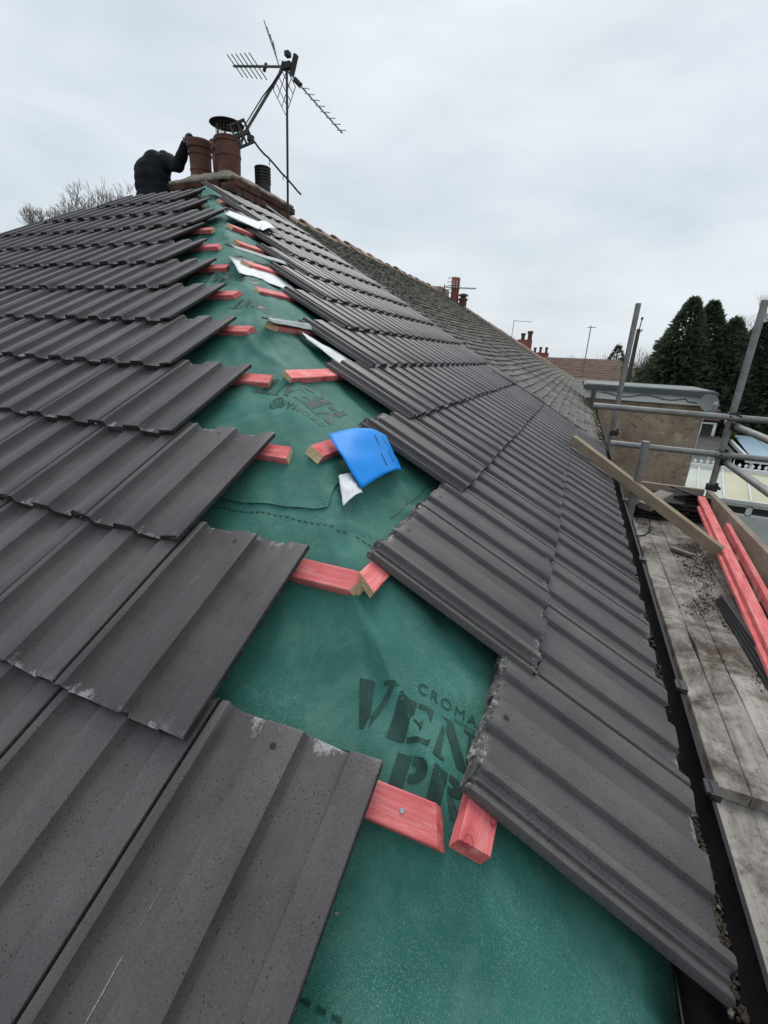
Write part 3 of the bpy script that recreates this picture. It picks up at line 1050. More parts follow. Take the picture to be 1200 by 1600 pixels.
for k in range(12):
    a0, a1 = R(182 + k * 15.5), R(182 + (k + 1) * 15.5)
    for (r0, r1) in ((GRr + 0.0015, GRr + 0.006),):
        q = [(r1 * math.cos(a0), r1 * math.sin(a0)), (r1 * math.cos(a1), r1 * math.sin(a1))]
        b.quad((q[0][0], -0.018, q[0][1]), (q[1][0], -0.018, q[1][1]), (q[1][0], 0.018, q[1][1]), (q[0][0], 0.018, q[0][1]))
b.box((GRr + 0.004, 0, 0.006), 0.009, 0.018, 0.008)
b.box((GRr - 0.006, 0, 0.010), 0.006, 0.016, 0.004)
simple('bracket_plastic', (0.035, 0.036, 0.038), 0.45, 0.2, 12, 0.1)
BR = b.mesh('bracket', 'bracket_plastic')
for y in (0.32, 0.705, 1.02, 1.86, 2.78, 3.6):
    link('bracket', BR, gutter, loc=(GX, y, GZ))
# moss, grit and crumbs lying in the back of the gutter
rg = random.Random(5)
b = MB()
ICO = [Vector(v) for v in ((0, 0, 1), (.9, 0, .45), (.28, .85, .45), (-.72, .53, .45), (-.72, -.53, .45), (.28, -.85, .45), (.72, .53, -.45), (-.28, .85, -.45), (-.9, 0, -.45), (-.28, -.85, -.45), (.72, -.53, -.45), (0, 0, -1))]
ICF = [(0, 1, 2), (0, 2, 3), (0, 3, 4), (0, 4, 5), (0, 5, 1), (1, 6, 2), (2, 7, 3), (3, 8, 4), (4, 9, 5), (5, 10, 1), (2, 6, 7), (3, 7, 8), (4, 8, 9), (5, 9, 10), (1, 10, 6), (6, 11, 7), (7, 11, 8), (8, 11, 9), (9, 11, 10), (10, 11, 6)]
def blob(b, c, r_, rg, sq=0.7, mi=0):
    b.add([Vector(c) + Vector((v.x * rg.uniform(.6, 1.2), v.y * rg.uniform(.6, 1.2), v.z * sq * rg.uniform(.6, 1.2))) * r_ for v in ICO], ICF, mi)
for i in range(5200):
    y = rg.uniform(-0.05, 4.8)
    cl = mnoise.noise(Vector((y * 5.5, 0.3, 8))) + 0.25 * mnoise.noise(Vector((y * 23, 4, 1)))
    if cl < -0.05:
        continue
    q_ = rg.random() ** 1.8
    x = GX + 0.012 + 0.030 * q_
    z = GZ - 0.042 + (1 - q_) * 0.040 * min(1.0, 0.35 + cl * 1.4) + rg.uniform(-.004, .004)
    blob(b, (x, y, z), rg.uniform(0.002, 0.006), rg, mi=0 if rg.random() < .88 else 1)
grit = b.build('gutter_grit', ['gutter_grit', 'mortar'], gutter)
tag(grit, kind='stuff')
# a few crumbs of mortar on the tiles' tails
b = MB()
for i in range(240):
    y = rg.uniform(0.4, 4.0)
    blob(b, Rpt(y, rg.uniform(-0.012, 0.004), rg.uniform(0.035, 0.055)), rg.uniform(0.0015, 0.005), rg)
tag(b.build('moss_crumbs', 'gutter_grit', gutter), kind='stuff')

# ---- back slope and its ridge so that the roof closes behind the crest
b = MB()
b.quad((RX, APEX_Y, RZ - 0.01), (RX, YB, RZ - 0.01), (EAVE_W, YB, 0), (EAVE_W, 0, 0))
b.build('back_slope', 'old_slate', house)

# ---- chimney stack
chimney = MB()
CX0, CX1, CY0, CY1, CZT = -4.70, -3.87, 4.36, 5.40, 2.42
chimney.box(((CX0 + CX1) / 2, (CY0 + CY1) / 2, 1.75), (CX1 - CX0) / 2 - 0.012, (CY1 - CY0) / 2 - 0.012, CZT - 1.75 - 0.02)
chimney = chimney.build('chimney_stack', 'mortar_dark', house)
BRK = MB()
e = 0.004
BRK.box((0, 0, 0), 0.105, 0.05, 0.0325)
bm = bmesh.new(); me = BRK.mesh('brick', 'chimney_brick'); bm.from_mesh(me)
bmesh.ops.bevel(bm, geom=bm.edges[:], offset=0.005, segments=1, affect='EDGES')
bm.to_mesh(me); bm.free()
BRK_ME = me
rb = random.Random(3)
for c in range(7):
    z = CZT - 0.036 - c * 0.075
    over = 0.022 if c in (0, 1) else 0.0
    off = 0.11 if c % 2 else 0.0
    y = CY0 + 0.10 - off
    while y < CY1 + 0.02:
        mw = Matrix.Translation((CX1 - 0.045 + over + rb.uniform(-.004, .004), y, z)) @ Matrix.Rotation(math.pi / 2 + rb.uniform(-.02, .02), 4, 'Z')
        link('brick', BRK_ME, chimney, mw=mw); y += 0.222
    x = CX0 + 0.10 + off
    while x < CX1 - 0.10:
        mw = Matrix.Translation((x, CY0 + 0.045 - over + rb.uniform(-.004, .004), z)) @ Matrix.Rotation(rb.uniform(-.02, .02), 4, 'Z')
        link('brick', BRK_ME, chimney, mw=mw); x += 0.222
# sloped mortar flaunching
b = MB()
def fl(u, v):
    x, y = CX0 - 0.02 + u * (CX1 - CX0 + 0.045), CY0 - 0.025 + v * (CY1 - CY0 + 0.05)
    ed = min(min(u, 1 - u) * (CX1 - CX0), min(v, 1 - v) * (CY1 - CY0))
    z = CZT + 0.012 + 0.15 * min(1, ed / 0.27) ** 0.9 + 0.018 * mnoise.noise(Vector((x * 9, y * 9, 1))) + 0.01 * mnoise.noise(Vector((x * 25, y * 25, 3)))
    return (x + 0.01 * mnoise.noise(Vector((x * 14, y * 14, 5))), y, z)
b.grid(fl, 26, 32)
thicken(b.build('flaunching', 'mortar', chimney, smooth=180), 0.03)
def pot(c, prof, name='chimney_pot'):
    b = MB(); b.lathe(c, [(q[0] * 0.86, q[1]) for q in prof], 28)
    o = b.build(name, 'terracotta_pot', chimney, smooth=35)
    return o
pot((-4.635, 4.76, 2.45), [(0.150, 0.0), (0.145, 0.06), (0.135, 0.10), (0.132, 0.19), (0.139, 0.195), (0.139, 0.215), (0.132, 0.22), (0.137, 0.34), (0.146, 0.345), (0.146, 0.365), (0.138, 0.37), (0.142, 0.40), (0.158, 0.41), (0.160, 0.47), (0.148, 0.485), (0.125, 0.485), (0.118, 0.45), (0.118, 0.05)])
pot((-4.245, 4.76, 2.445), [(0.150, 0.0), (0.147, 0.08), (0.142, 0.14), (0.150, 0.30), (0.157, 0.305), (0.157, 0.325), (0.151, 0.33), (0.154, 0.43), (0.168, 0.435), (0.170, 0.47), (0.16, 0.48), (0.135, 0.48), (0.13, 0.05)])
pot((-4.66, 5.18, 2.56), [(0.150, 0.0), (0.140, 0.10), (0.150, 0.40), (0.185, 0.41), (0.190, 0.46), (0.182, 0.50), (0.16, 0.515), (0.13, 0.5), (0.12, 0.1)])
# rain cowl: disc on straps over a wire guard
b = MB()
cc = Vector((-4.245, 4.76, 3.06))
b.lathe(cc, [(0.0005, 0.030), (0.07, 0.026), (0.14, 0.010), (0.178, -0.006), (0.181, -0.012), (0.17, -0.010), (0.0005, 0.012)], 28)
for a in (20, 140, 260):
    p = Vector((math.cos(R(a)) * 0.125, math.sin(R(a)) * 0.125, 0))
    b.tube([cc + p + Vector((0, 0, -0.20)), cc + p * 0.95 + Vector((0, 0, 0.0))], 0.010, 6)
b.build('rain_cowl', 'dark_metal', chimney, smooth=40)
b = MB()
for i in range(22):
    a = 2 * math.pi * i / 22
    p = Vector((math.cos(a) * 0.118, math.sin(a) * 0.118, 0))
    b.tube([cc + p + Vector((0, 0, -0.13)), cc + p + Vector((0, 0, -0.01))], 0.0018, 4, False)
for z in (-0.11, -0.08, -0.05, -0.02):
    b.tube([cc + Vector((math.cos(2 * math.pi * i / 22) * 0.118, math.sin(2 * math.pi * i / 22) * 0.118, z)) for i in range(23)], 0.0016, 4, False)
b.build('wire_guard', 'aerial_metal', chimney)
# short ribbed flue terminal at the far end
b = MB()
prf = [(0.085, -0.06), (0.085, 0.03)]
for i in range(5):
    z = 0.035 + i * 0.03
    prf += [(0.092, z), (0.092, z + 0.016), (0.078, z + 0.018), (0.078, z + 0.028)]
prf += [(0.095, 0.19), (0.09, 0.2), (0.001, 0.205)]
b.lathe((-4.09, 5.16, 2.575), prf, 24)
b.build('flue_terminal', 'dark_metal', chimney, smooth=35)
# mortar rubble and lead where the stack meets the slope
b = MB()
for i in range(90):
    blob(b, (CX1 + 0.03 + rb.uniform(-.02, .05), rb.uniform(CY0 - 0.05, CY1 + .1), RZ - 0.03 + rb.uniform(-.02, .05)), rb.uniform(.006, .022), rb)
tag(b.build('mortar_rubble', 'mortar_dark', chimney), kind='stuff')

# ================================================================== the neighbour's old roof
nb = thing('neighbour_house', 'adjoining house with mossy old plain-tiled roof and red chimney pots', 'house', loc=(-4, 10, -5.3))
NY1 = 12.5                              # end of its ridge
NRS = 4.66                              # slope length
NG, NW = 0.113, 0.166
nrx, nrz = -NRS * math.cos(aR), NRS * math.sin(aR)
def nsag(y, s):
    return 0.035 * math.sin((y - YB) * 0.8) * math.sin(math.pi * s / NRS) * -1 + 0.012 * mnoise.noise(Vector((y * 1.3, s * 1.3, 6)))
b = MB()
b.box((nrx, (YB + NY1 + 3.9) / 2, -2.75), abs(nrx) - 0.2, (NY1 + 3.9 - YB) / 2, 2.55)
b.build('wall', 'red_brick_wall', nb)
b = MB()
def nbase(u, v):
    s = v * NRS
    y1 = NY1 + 4.0 - s * math.cos(aR)
    y = YB + 0.02 + u * (y1 - YB - 0.02)
    return Rpt(y, s, 0.008 + nsag(y, s))
b.grid(nbase, 30, 14)
far_c = (0.0, NY1 + 4.0, 0.0)
b.quad((nrx, NY1, nrz), (0, NY1 + 4.0, 0), (2 * nrx, NY1 + 4.0, 0), (nrx, NY1, nrz))
b.quad((nrx, YB, nrz), (nrx, NY1, nrz), (2 * nrx, NY1 + 4, 0), (2 * nrx, YB, 0))
b.build('roof_bed', 'old_slate', nb)
def old_tile_verts(rnd):
    w, l, t = NW / 2 - 0.004, 0.19, 0.018
    ca = 0.004
    vs = []
    for s in (0.0, l):
        for x, z in ((-w, -ca), (0, 0), (w, -ca), (w, -t - ca), (0, -t), (-w, -t - ca)):
            vs.append((x + rnd.uniform(-.001, .001), s + (rnd.uniform(-.003, .003) if s == 0 else 0), z))
    fs = [(k, (k + 1) % 6, 6 + (k + 1) % 6, 6 + k) for k in range(6)] + [(5, 4, 3, 2, 1, 0), (6, 7, 8, 9, 10, 11)]
    return vs, fs
rt = random.Random(21)
OLD = []
for i in range(5):
    b = MB(); b.add(*old_tile_verts(rt)); OLD.append(b.mesh('old_tile', 'old_plain_tile'))
places = []
ncourse = int((NRS - 0.06) / NG)
for c in range(ncourse + 1):
    s = c * NG - 0.03
    y = YB + 0.09 + (NW / 2 if c % 2 else 0)
    yend = NY1 + 4.0 - (s + 0.1) * math.cos(aR)
    while y < yend:
        if rt.random() > 0.004:
            h = 0.050 + nsag(y, s)
            p = Rpt(y + rt.uniform(-.002, .002), s + rt.uniform(-.006, .006), h + rt.uniform(-.002, .003))
            rot = Matrix.Rotation(-0.17 + rt.uniform(-.04, .04), 3, 'X') @ Matrix.Rotation(rt.uniform(-.025, .025), 3, 'Z') @ Matrix.Rotation(rt.uniform(-.03, .03), 3, 'Y')
            mw = (AXR @ rot).to_4x4(); mw.translation = p
            places.append(((p - cam.location).length, mw))
        y += NW
places.sort(key=lambda q: q[0])
slope = MB()
for d, mw in places[:300]:
    link('tile', rt.choice(OLD), nb, mw=mw)
for d, mw in places[300:]:
    vs, fs = old_tile_verts(rt)
    slope.add([mw @ Vector(v) for v in vs], fs)
tag(slope.build('far_tiles', 'old_plain_tile', nb), kind='stuff')
# clumps of moss on the upper courses
b = MB()
for i in range(1500):
    y, s = YB + 0.1 + (rt.random() ** 1.3) * 7.5, NRS * (1 - rt.random() ** 1.5 * 0.75)
    if y > NY1 + 3.8 - s * math.cos(aR) or mnoise.noise(Vector((y * 1.8, s * 2.2, 3))) < 0.0:
        continue
    blob(b, Rpt(y, s, 0.036 + nsag(y, s)), rt.uniform(0.008, 0.024), rt, 0.45)
MM = Mat('moss', 0.95, 0.1); vv = MM.vec(); MM.color(MM.ramp(MM.noise(vv, 7, 5), [(0.3, (0.045, 0.045, 0.018)), (0.7, (0.13, 0.12, 0.055))]))
tag(b.build('moss_clumps', 'moss', nb), kind='stuff')
# ridge and hip tiles
def ridge_tile_mesh():
    b = MB()
    pr = [(-0.12, -0.085), (-0.06, -0.012), (0, 0.010), (0.06, -0.012), (0.12, -0.085)]
    pi_ = [(x * 0.86, z - 0.018) for x, z in reversed(pr)]
    ol = pr + pi_
    for y, k in ((0, 1.0), (0.44, 0.93)):
        b.v += [(x * k, y, z + (0 if y == 0 else -0.012)) for x, z in ol]
    n = len(ol)
    b.f = [(k, (k + 1) % n, n + (k + 1) % n, n + k) for k in range(n)] + [tuple(range(n)), tuple(reversed(range(n, 2 * n)))]
    b.mi = [0] * len(b.f)
    return b.mesh('ridge_tile', 'terracotta_old')
M_ = Mat('terracotta_old', 0.92, 0.15); vv = M_.vec(per_obj=True)
cc_ = M_.ramp(M_.noise(vv, 5, 6, 0.7), [(0.3, (0.24, 0.155, 0.12)), (0.6, (0.40, 0.29, 0.235)), (0.8, (0.50, 0.42, 0.36))])
M_.color(M_.mix(1.0, cc_, M_.rnd(0.3), 'MULTIPLY')); M_.bump(M_.noise(vv, 40, 5), .6, .01)
RT_ME = ridge_tile_mesh()
y = YB - 0.25
i = 0
while y < NY1 - 0.3:
    link('ridge_tile', RT_ME, nb, mw=Matrix.Translation((nrx, y, nrz + 0.075 + rt.uniform(-.012, .012))) @ Matrix.Rotation(R(-4.0) + rt.uniform(-.02, .02), 4, 'X') @ Matrix.Rotation(rt.uniform(-.03, .03), 4, 'Z'))
    y += 0.43
hv = Vector((0 - nrx, 4.0, -nrz)); hl = hv.length; hd = hv.normalized()
hx = hd.cross(Vector((0, 0, 1))).normalized(); hz = hx.cross(hd).normalized()
hm = Matrix((hx, hd, hz)).transposed()
t = 0.0
while t < hl - 0.3:
    mw = hm.to_4x4(); mw.translation = Vector((nrx, NY1, nrz)) + hd * t + hz * (0.06 + rt.uniform(-.008, .008))
    link('hip_tile', RT_ME, nb, mw=mw)
    t += 0.43
# pink mortar bed under the ridge
b = MB()
def rbed(u, v):
    y = YB + u * (NY1 - YB)
    return Vector((nrx + (0.135 - 0.04 * v) + 0.012 * mnoise.noise(Vector((y * 6, v, 2))), y, nrz - 0.085 + v * 0.095 + 0.012 * mnoise.noise(Vector((y * 5, 3, v)))))
b.grid(rbed, 90, 3)
b.build('mortar_bed', 'pink_mortar', nb, smooth=180)
# its chimney pots
b = MB(); b.box((nrx - 0.15, 12.55, nrz - 0.2), 0.3, 0.42, 0.30)
nch = b.build('chimney_stack', 'pink_mortar', nb)
b = MB()
b.lathe((-3.60, 12.5, 2.05), [(0.115, 0), (0.105, 0.1), (0.10, 0.35), (0.108, 0.36), (0.108, 0.62), (0.10, 0.63), (0.085, 0.63), (0.08, 0.05)], 14)
pp_ = b.build('chimney_pot', 'terracotta_far', nch, smooth=40)
b = MB()
for zz in (0, 1, 2):
    for a in (-60, -100, -140):
        b.box((-3.60 + math.cos(R(a)) * 0.106, 12.5 + math.sin(R(a)) * 0.106, 2.46 + zz * 0.06), 0.014, 0.008, 0.018, Matrix.Rotation(R(a + 90), 3, 'Z'))
b.build('vent_slots', 'dirty_white', nch)
b = MB()
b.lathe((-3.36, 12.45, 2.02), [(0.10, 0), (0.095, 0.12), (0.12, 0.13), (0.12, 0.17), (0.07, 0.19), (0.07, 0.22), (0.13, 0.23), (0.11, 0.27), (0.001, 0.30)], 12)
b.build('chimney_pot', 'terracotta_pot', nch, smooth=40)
# old gutter and mossy rubble at its eave
b = MB()
for i in range(500):
    y = YB + 0.1 + rt.random() * 5
    blob(b, (0.03 + rt.uniform(-.03, .03), y, 0.03 + rt.uniform(-.02, .03)), rt.uniform(.006, .02), rt, mi=0 if rt.random() < .6 else 1)
tag(b.build('gutter_moss', ['moss', 'mortar'], nb), kind='stuff')
# lead strip and cut edge along the party line
b = MB()
b.grid(lambda u, v: Rpt(YB - 0.02 + u * 0.05, -0.03 + v * 4.5, 0.060 + 0.012 * math.sin(math.pi * u) + 0.004 * mnoise.noise(Vector((u, v * 30, 1)))), 3, 60)
b.build('party_line_strip', 'lead_grey', nb, smooth=180)
cab = MB()
cab.tube([Rpt(YB - 0.5 + t * 0.55, 1.25 - t * 1.05 , 0.085 + 0.01 * math.sin(t * 5)) for t in [i / 10 for i in range(11)]], 0.004, 5)
tag(cab.build('roof_cable', 'cable_black'), 'thin black cable lying down the tiles by the party line', 'cable')

# ================================================================== aerials on the chimney
def tubes(name, segs, mat, parent=None, n=6):
    b = MB()
    for pts, r_ in segs:
        b.tube(pts, r_, n)
    return b.build(name, mat, parent, smooth=50)
AY = 5.05
def on(px_x, z, y=AY):
    return Vector((px_x, y, z))
# leaning mast with the big wide-band array
ae = thing('tv_aerial', 'large television aerial with spiky boom and grid reflector on leaning mast', 'aerial', loc=(-4.45, 4.95, 2.55))
tubes('mast', [([(-4.50, 5.0, 2.55), (-4.22, 5.02, 3.06), (-3.70, 5.05, 3.60)], 0.016)], 'aerial_metal', ae)
base = Vector((-3.70, 5.05, 3.60))
bd = Vector((-4.40, 5.12, 3.73)) - base
tubes('boom', [([base - bd * 0.12, base + bd], 0.012)], 'aerial_metal', ae)
for i in range(6):
    c = base + bd * (0.50 + i * 0.093)
    e = Vector((-0.034, -0.10, 0.072)) * (1.05 - 0.03 * i)
    tubes('element', [([c - e, c + e], 0.0055)], 'aerial_metal', ae, 5)
c = base + bd * 0.36
tubes('dipole_box', [([c - Vector((0.0, 0.02, 0.045)), c + Vector((0, 0.02, 0.03))], 0.018)], 'aerial_black', ae)
# swept reflector: frames of thin rods above and below the boom
for sgn, far in ((1, Vector((-3.89, 5.0, 3.98))), (-1, Vector((-3.87, 5.1, 3.30)))):
    b = MB()
    o0 = base + bd * 0.05
    dirv = far - o0
    side = Vector((-0.10, 0.20, 0.11))
    if sgn > 0:
        for k in range(5):
            sk = side * (k - 2) / 2.0
            b.tube([o0 + sk * 0.6 + bd * 0.02 * k, o0 + dirv * (1 - 0.14 * abs(k - 1)) + sk * 0.35], 0.005, 5)
        for t in (0.15, 0.35, 0.55, 0.72):
            b.tube([o0 + dirv * t - side * 0.5, o0 + dirv * t + side * 0.5], 0.004, 5)
    else:
        ax = Vector((-0.12, 0.0, -0.22)); bx = Vector((0.13, 0.06, -0.24))
        q = o0 + Vector((0.02, 0, 0.05))
        for k in range(5):
            b.tube([q + ax * (k / 4.0) * 1.05 , q + ax * (k / 4.0) * 1.05 + bx * 0.9], 0.0042, 5)
        for k in range(4):
            b.tube([q + bx * (k / 3.0) * 0.9, q + bx * (k / 3.0) * 0.9 + ax * 1.05], 0.0042, 5)
    b.build('reflector', 'aerial_metal', ae)
tubes('cable', [([(-3.73, 5.04, 3.55), (-3.95, 5.0, 3.35), (-4.22, 5.0, 3.10), (-4.35, 4.99, 2.85), (-4.46, 4.99, 2.60)], 0.006)], 'cable_black', ae, 5)
# upright mast with a long thin array falling to the right
a2 = thing('tv_aerial', 'upright thin mast at end of chimney with long downward-sloping aerial', 'aerial', loc=(-3.68, 5.08, 2.30))
tubes('mast', [([(-3.685, 5.05, 2.20), (-3.665, 5.05, 3.56)], 0.0125)], 'dark_metal', a2)
p0, p1 = Vector((-3.70, 5.05, 3.60)), Vector((-2.985, 5.02, 2.945))
tubes('boom', [([p0, p1], 0.0085)], 'aerial_metal', a2)
for i in range(8):
    c = p0 + (p1 - p0) * (0.36 + i * 0.09)
    tubes('element', [([c + Vector((-0.004, -0.09, -0.012)), c + Vector((0.002, 0.09, 0.05))], 0.005)], 'aerial_metal', a2, 5)
c = p0 + (p1 - p0) * 0.24
tubes('dipole_box', [([c - Vector((0.035, 0, -0.03)), c + Vector((0.035, 0, -0.03))], 0.028)], 'aerial_black', a2)
b = MB()
b.box((-3.66, 5.05, 3.60), 0.05, 0.03, 0.028); b.box((-3.63, 5.02, 3.68), 0.025, 0.03, 0.02); b.box((-3.585, 5.06, 3.60), 0.016, 0.025, 0.09, Matrix.Rotation(R(20), 3, 'Y'))
b.build('clamp', 'dark_metal', a2)
# small panel aerial clamped low on the leaning mast
a3 = thing('tv_aerial', 'black grid-backed panel aerial pointing down beside chimney pots', 'aerial', loc=(-3.75, 4.35, 2.75))
pc = Vector((-3.716, 4.318, 2.757))
ux = Vector((0.783, 0.465, 0.412)).normalized()
uz = Vector((0.590, -0.072, -0.804)).normalized()
uy = uz.cross(ux).normalized(); uz = ux.cross(uy).normalized()
axm = Matrix((ux, uy, uz)).transposed()
b = MB()
for t in (-1, 0.1, 1):
    b.box(pc + ux * (0.072 * t), 0.010, 0.006, 0.125, axm)
for t in (-1, -0.05, 0.12, 1):
    b.box(pc + uz * (0.117 * t), 0.080, 0.008, 0.011, axm)
b.build('grid_panel', 'aerial_black', a3)
p0, p1 = pc + Vector((0.075, 0.04, -0.03)), Vector((-3.35, 4.80, 2.36))
rr = random.Random(2)
tubes('boom', [([p0 + (p1 - p0) * t + Vector((0, 0, rr.uniform(-.006, .006))) for t in [i / 12 for i in range(13)]], 0.009)], 'aerial_black', a3)
b = MB(); b.lathe(p0, [(0.001, .035), (0.034, .02), (0.036, -.02), (0.001, -.04)], 10); b.build('dipole_box', 'aerial_black', a3)
for t in (0.35, 0.62):
    c = p0 + (p1 - p0) * t
    tubes('element', [([c, c + Vector((0.0, 0.0, -0.05))], 0.004)], 'aerial_black', a3, 5)
# neighbour's aerial
a4 = thing('tv_aerial', 'small television aerial beside the red chimney pot of the mossy roof', 'aerial', loc=(-3.87, 12.4, 2.2))
tubes('mast', [([(-3.87, 12.4, 2.0), (-3.86, 12.4, 2.52)], 0.014)], 'aerial_metal', a4)
tubes('boom', [([(-3.87, 12.35, 2.45), (-3.02, 12.3, 2.40)], 0.012)], 'aerial_metal', a4)
for i in range(7):
    tubes('element', [([(-3.50 + i * 0.075, 12.2, 2.37), (-3.50 + i * 0.075, 12.45, 2.46)], 0.007)], 'aerial_metal', a4, 4)
for i in range(5):
    tubes('element', [([(-3.83 + i * 0.02, 12.3, 2.28 + i * 0.09), (-3.70 + i * 0.02, 12.5, 2.34 + i * 0.09)], 0.008)], 'aerial_metal', a4, 4)

# ================================================================== person at the chimney
def skin_body(name, joints, edges, radii, mat, parent=None, sub=2):
    me = bpy.data.meshes.new(name)
    me.from_pydata([tuple(j) for j in joints], edges, [])
    me.materials.append(MATS[mat])
    o = link(name, me, parent)
    sk = o.modifiers.new('skin', 'SKIN')
    for v, r_ in zip(me.skin_vertices[0].data, radii):
        v.radius = r_ if isinstance(r_, tuple) else (r_, r_)
        v.use_root = False
    me.skin_vertices[0].data[0].use_root = True
    ss = o.modifiers.new('sub', 'SUBSURF'); ss.levels = sub; ss.render_levels = sub
    me.shade_smooth()
    return o
person = thing('person', 'person in black jacket bent over behind the chimney, gloved hand on a pot', 'person', loc=(-5.40, 4.85, 1.45))
def ball(b, c, rx, ry, rz, ax, n=12):
    """ellipsoid with half sizes along the axes"""
    vs, fs = [], []
    for i in range(n + 1):
        th = math.pi * i / n
        for k in range(n):
            ph = 2 * math.pi * k / n
            vs.append(Vector(c) + ax @ Vector((rx * math.sin(th) * math.cos(ph), ry * math.sin(th) * math.sin(ph), rz * math.cos(th))))
    for i in range(n):
        for k in range(n):
            fs.append((i * n + k, (i + 1) * n + k, (i + 1) * n + (k + 1) % n, i * n + (k + 1) % n))
    b.add(vs, fs)
def limb(b, pts, rads, n=10):
    for (p, q, r0, r1) in zip(pts[:-1], pts[1:], rads[:-1], rads[1:]):
        p, q = Vector(p), Vector(q)
        for i in range(n + 1):
            t = i / n
            r_ = r0 + (r1 - r0) * t
            ball(b, p + (q - p) * t, r_, r_, r_, Matrix.Identity(3), 8)
BX = Vector((0.90, 0.42, 0.0)).normalized()            # across the shoulders
BY = Vector((-0.42, 0.90, 0.0)).normalized()           # depth, away from the camera
BAX = Matrix((BX, BY, Vector((0, 0, 1)))).transposed()
b = MB()
spine = [((-5.312, 4.66, 2.17), .185, .16), ((-5.345, 4.70, 2.30), .19, .15), ((-5.375, 4.74, 2.42), .200, .15), ((-5.40, 4.78, 2.54), .210, .155), ((-5.412, 4.80, 2.65), .215, .16), ((-5.42, 4.83, 2.74), .205, .155), ((-5.42, 4.86, 2.80), .175, .14), ((-5.42, 4.87, 2.835), .14, .12)]
for (c, rx, ry) in spine:
    ball(b, c, rx, ry, 0.13, BAX, 16)
limb(b, [(-5.52, 4.82, 2.79), (-5.60, 4.82, 2.76), (-5.70, 4.95, 2.60), (-5.56, 5.10, 2.58)], [.10, .085, .068, .05])
limb(b, [(-5.34, 4.87, 2.82), (-5.20, 4.865, 2.82), (-4.985, 4.78, 2.745), (-4.895, 4.767, 2.84), (-4.830, 4.755, 2.935)], [.10, .092, .074, .064, .046])
limb(b, [(-5.26, 4.64, 2.12), (-5.127, 4.52, 1.80), (-5.195, 4.58, 1.54)], [.115, .085, .06])
limb(b, [(-5.37, 4.62, 2.12), (-5.281, 4.46, 1.79), (-5.381, 4.50, 1.53)], [.115, .085, .06])
limb(b, [(-5.42, 4.90, 2.84), (-5.41, 4.97, 2.87)], [.075, .06])
body = b.build('body', 'jacket_cloth', person)
rm = body.modifiers.new('remesh', 'REMESH'); rm.mode = 'VOXEL'; rm.voxel_size = 0.016; rm.use_smooth_shade = True
smo = body.modifiers.new('smooth', 'SMOOTH'); smo.factor = 0.5; smo.iterations = 6
tx = bpy.data.textures.new('folds', 'CLOUDS'); tx.noise_scale = 0.11
dp = body.modifiers.new('folds', 'DISPLACE'); dp.texture = tx; dp.strength = 0.022; dp.mid_level = 0.5; dp.texture_coords = 'GLOBAL'
b = MB()
ball(b, (-5.40, 5.00, 2.895), .085, .10, .105, BAX, 14)
b.build('head', 'hair_dark', person, smooth=180)
# gloved hand laid over the rim
HJ = [(-4.813, 4.748, 2.941), (-4.773, 4.73, 2.971), (-4.743, 4.715, 3.001), (-4.713, 4.705, 2.988), (-4.743, 4.735, 3.008), (-4.708, 4.735, 2.994), (-4.748, 4.757, 3.002), (-4.716, 4.764, 2.988), (-4.763, 4.775, 2.988), (-4.74, 4.787, 2.976), (-4.763, 4.7, 2.961), (-4.743, 4.69, 2.956)]
HE = [(0, 1), (1, 2), (2, 3), (1, 4), (4, 5), (1, 6), (6, 7), (1, 8), (8, 9), (0, 10), (10, 11)]
skin_body('glove', HJ, HE, [0.030, 0.034, 0.011, 0.009, 0.011, 0.009, 0.011, 0.009, 0.010, 0.008, 0.011, 0.009], 'glove_grey', person)

# ================================================================== scaffold
sc = thing('scaffold', 'galvanised tube scaffold with board platform along the eaves', 'scaffold', loc=(0.55, 3.0, -5.3))
PZ = -0.30
def pole(name, a, b_, r_=0.0242, n=14):
    o = MB(); o.tube([a, b_], r_, n)
    # hollow end look: dark inset disc
    return o.build(name, 'galvanised_steel', sc, smooth=50)
pole('standard', (0.86, 4.25, -5.3), (0.86, 4.25, 1.30))
pole('standard', (0.10, 5.0, -5.3), (0.10, 5.0, 1.35))
pole('standard', (0.185, 3.2, -5.3), (0.175, 3.2, 0.36))
pole('standard', (0.93, 1.0, -5.3), (0.93, 1.0, 1.3))
pole('guard_rail', (-0.14, 4.205, 0.475), (1.60, 4.205, 0.462))
pole('guard_rail', (0.05, 4.205, 0.178), (1.60, 4.205, 0.175))
pole('guard_rail', (0.905, 4.50, 0.40), (0.895, -1.6, 0.40))
pole('guard_rail', (0.905, 4.50, 0.115), (0.895, -1.6, 0.115))
pole('transom', (-0.05, 4.31, PZ - 0.065), (1.1, 4.31, PZ - 0.065))
pole('transom', (-0.05, 2.4, PZ - 0.065), (1.1, 2.4, PZ - 0.065))
pole('transom', (-0.05, 0.9, PZ - 0.11), (1.1, 0.9, PZ - 0.11))
pole('ledger', (0.84, -2, PZ - 0.115), (0.84, 5.2, PZ - 0.115))
pole('ledger', (0.12, -2, PZ - 0.115), (0.12, 5.2, PZ - 0.115))
b = MB()
b.box((0, 0, 0), 0.034, 0.036, 0.026); b.box((0.034, 0.0, 0.004), 0.018, 0.042, 0.010); b.tube([(-0.02, -0.05, 0.0), (-0.02, 0.05, 0.0)], 0.008, 6)
b.lathe((0.03, 0, -0.03), [(0.012, 0), (0.012, 0.07)], 6)
CP = b.mesh('coupler', 'dark_metal')
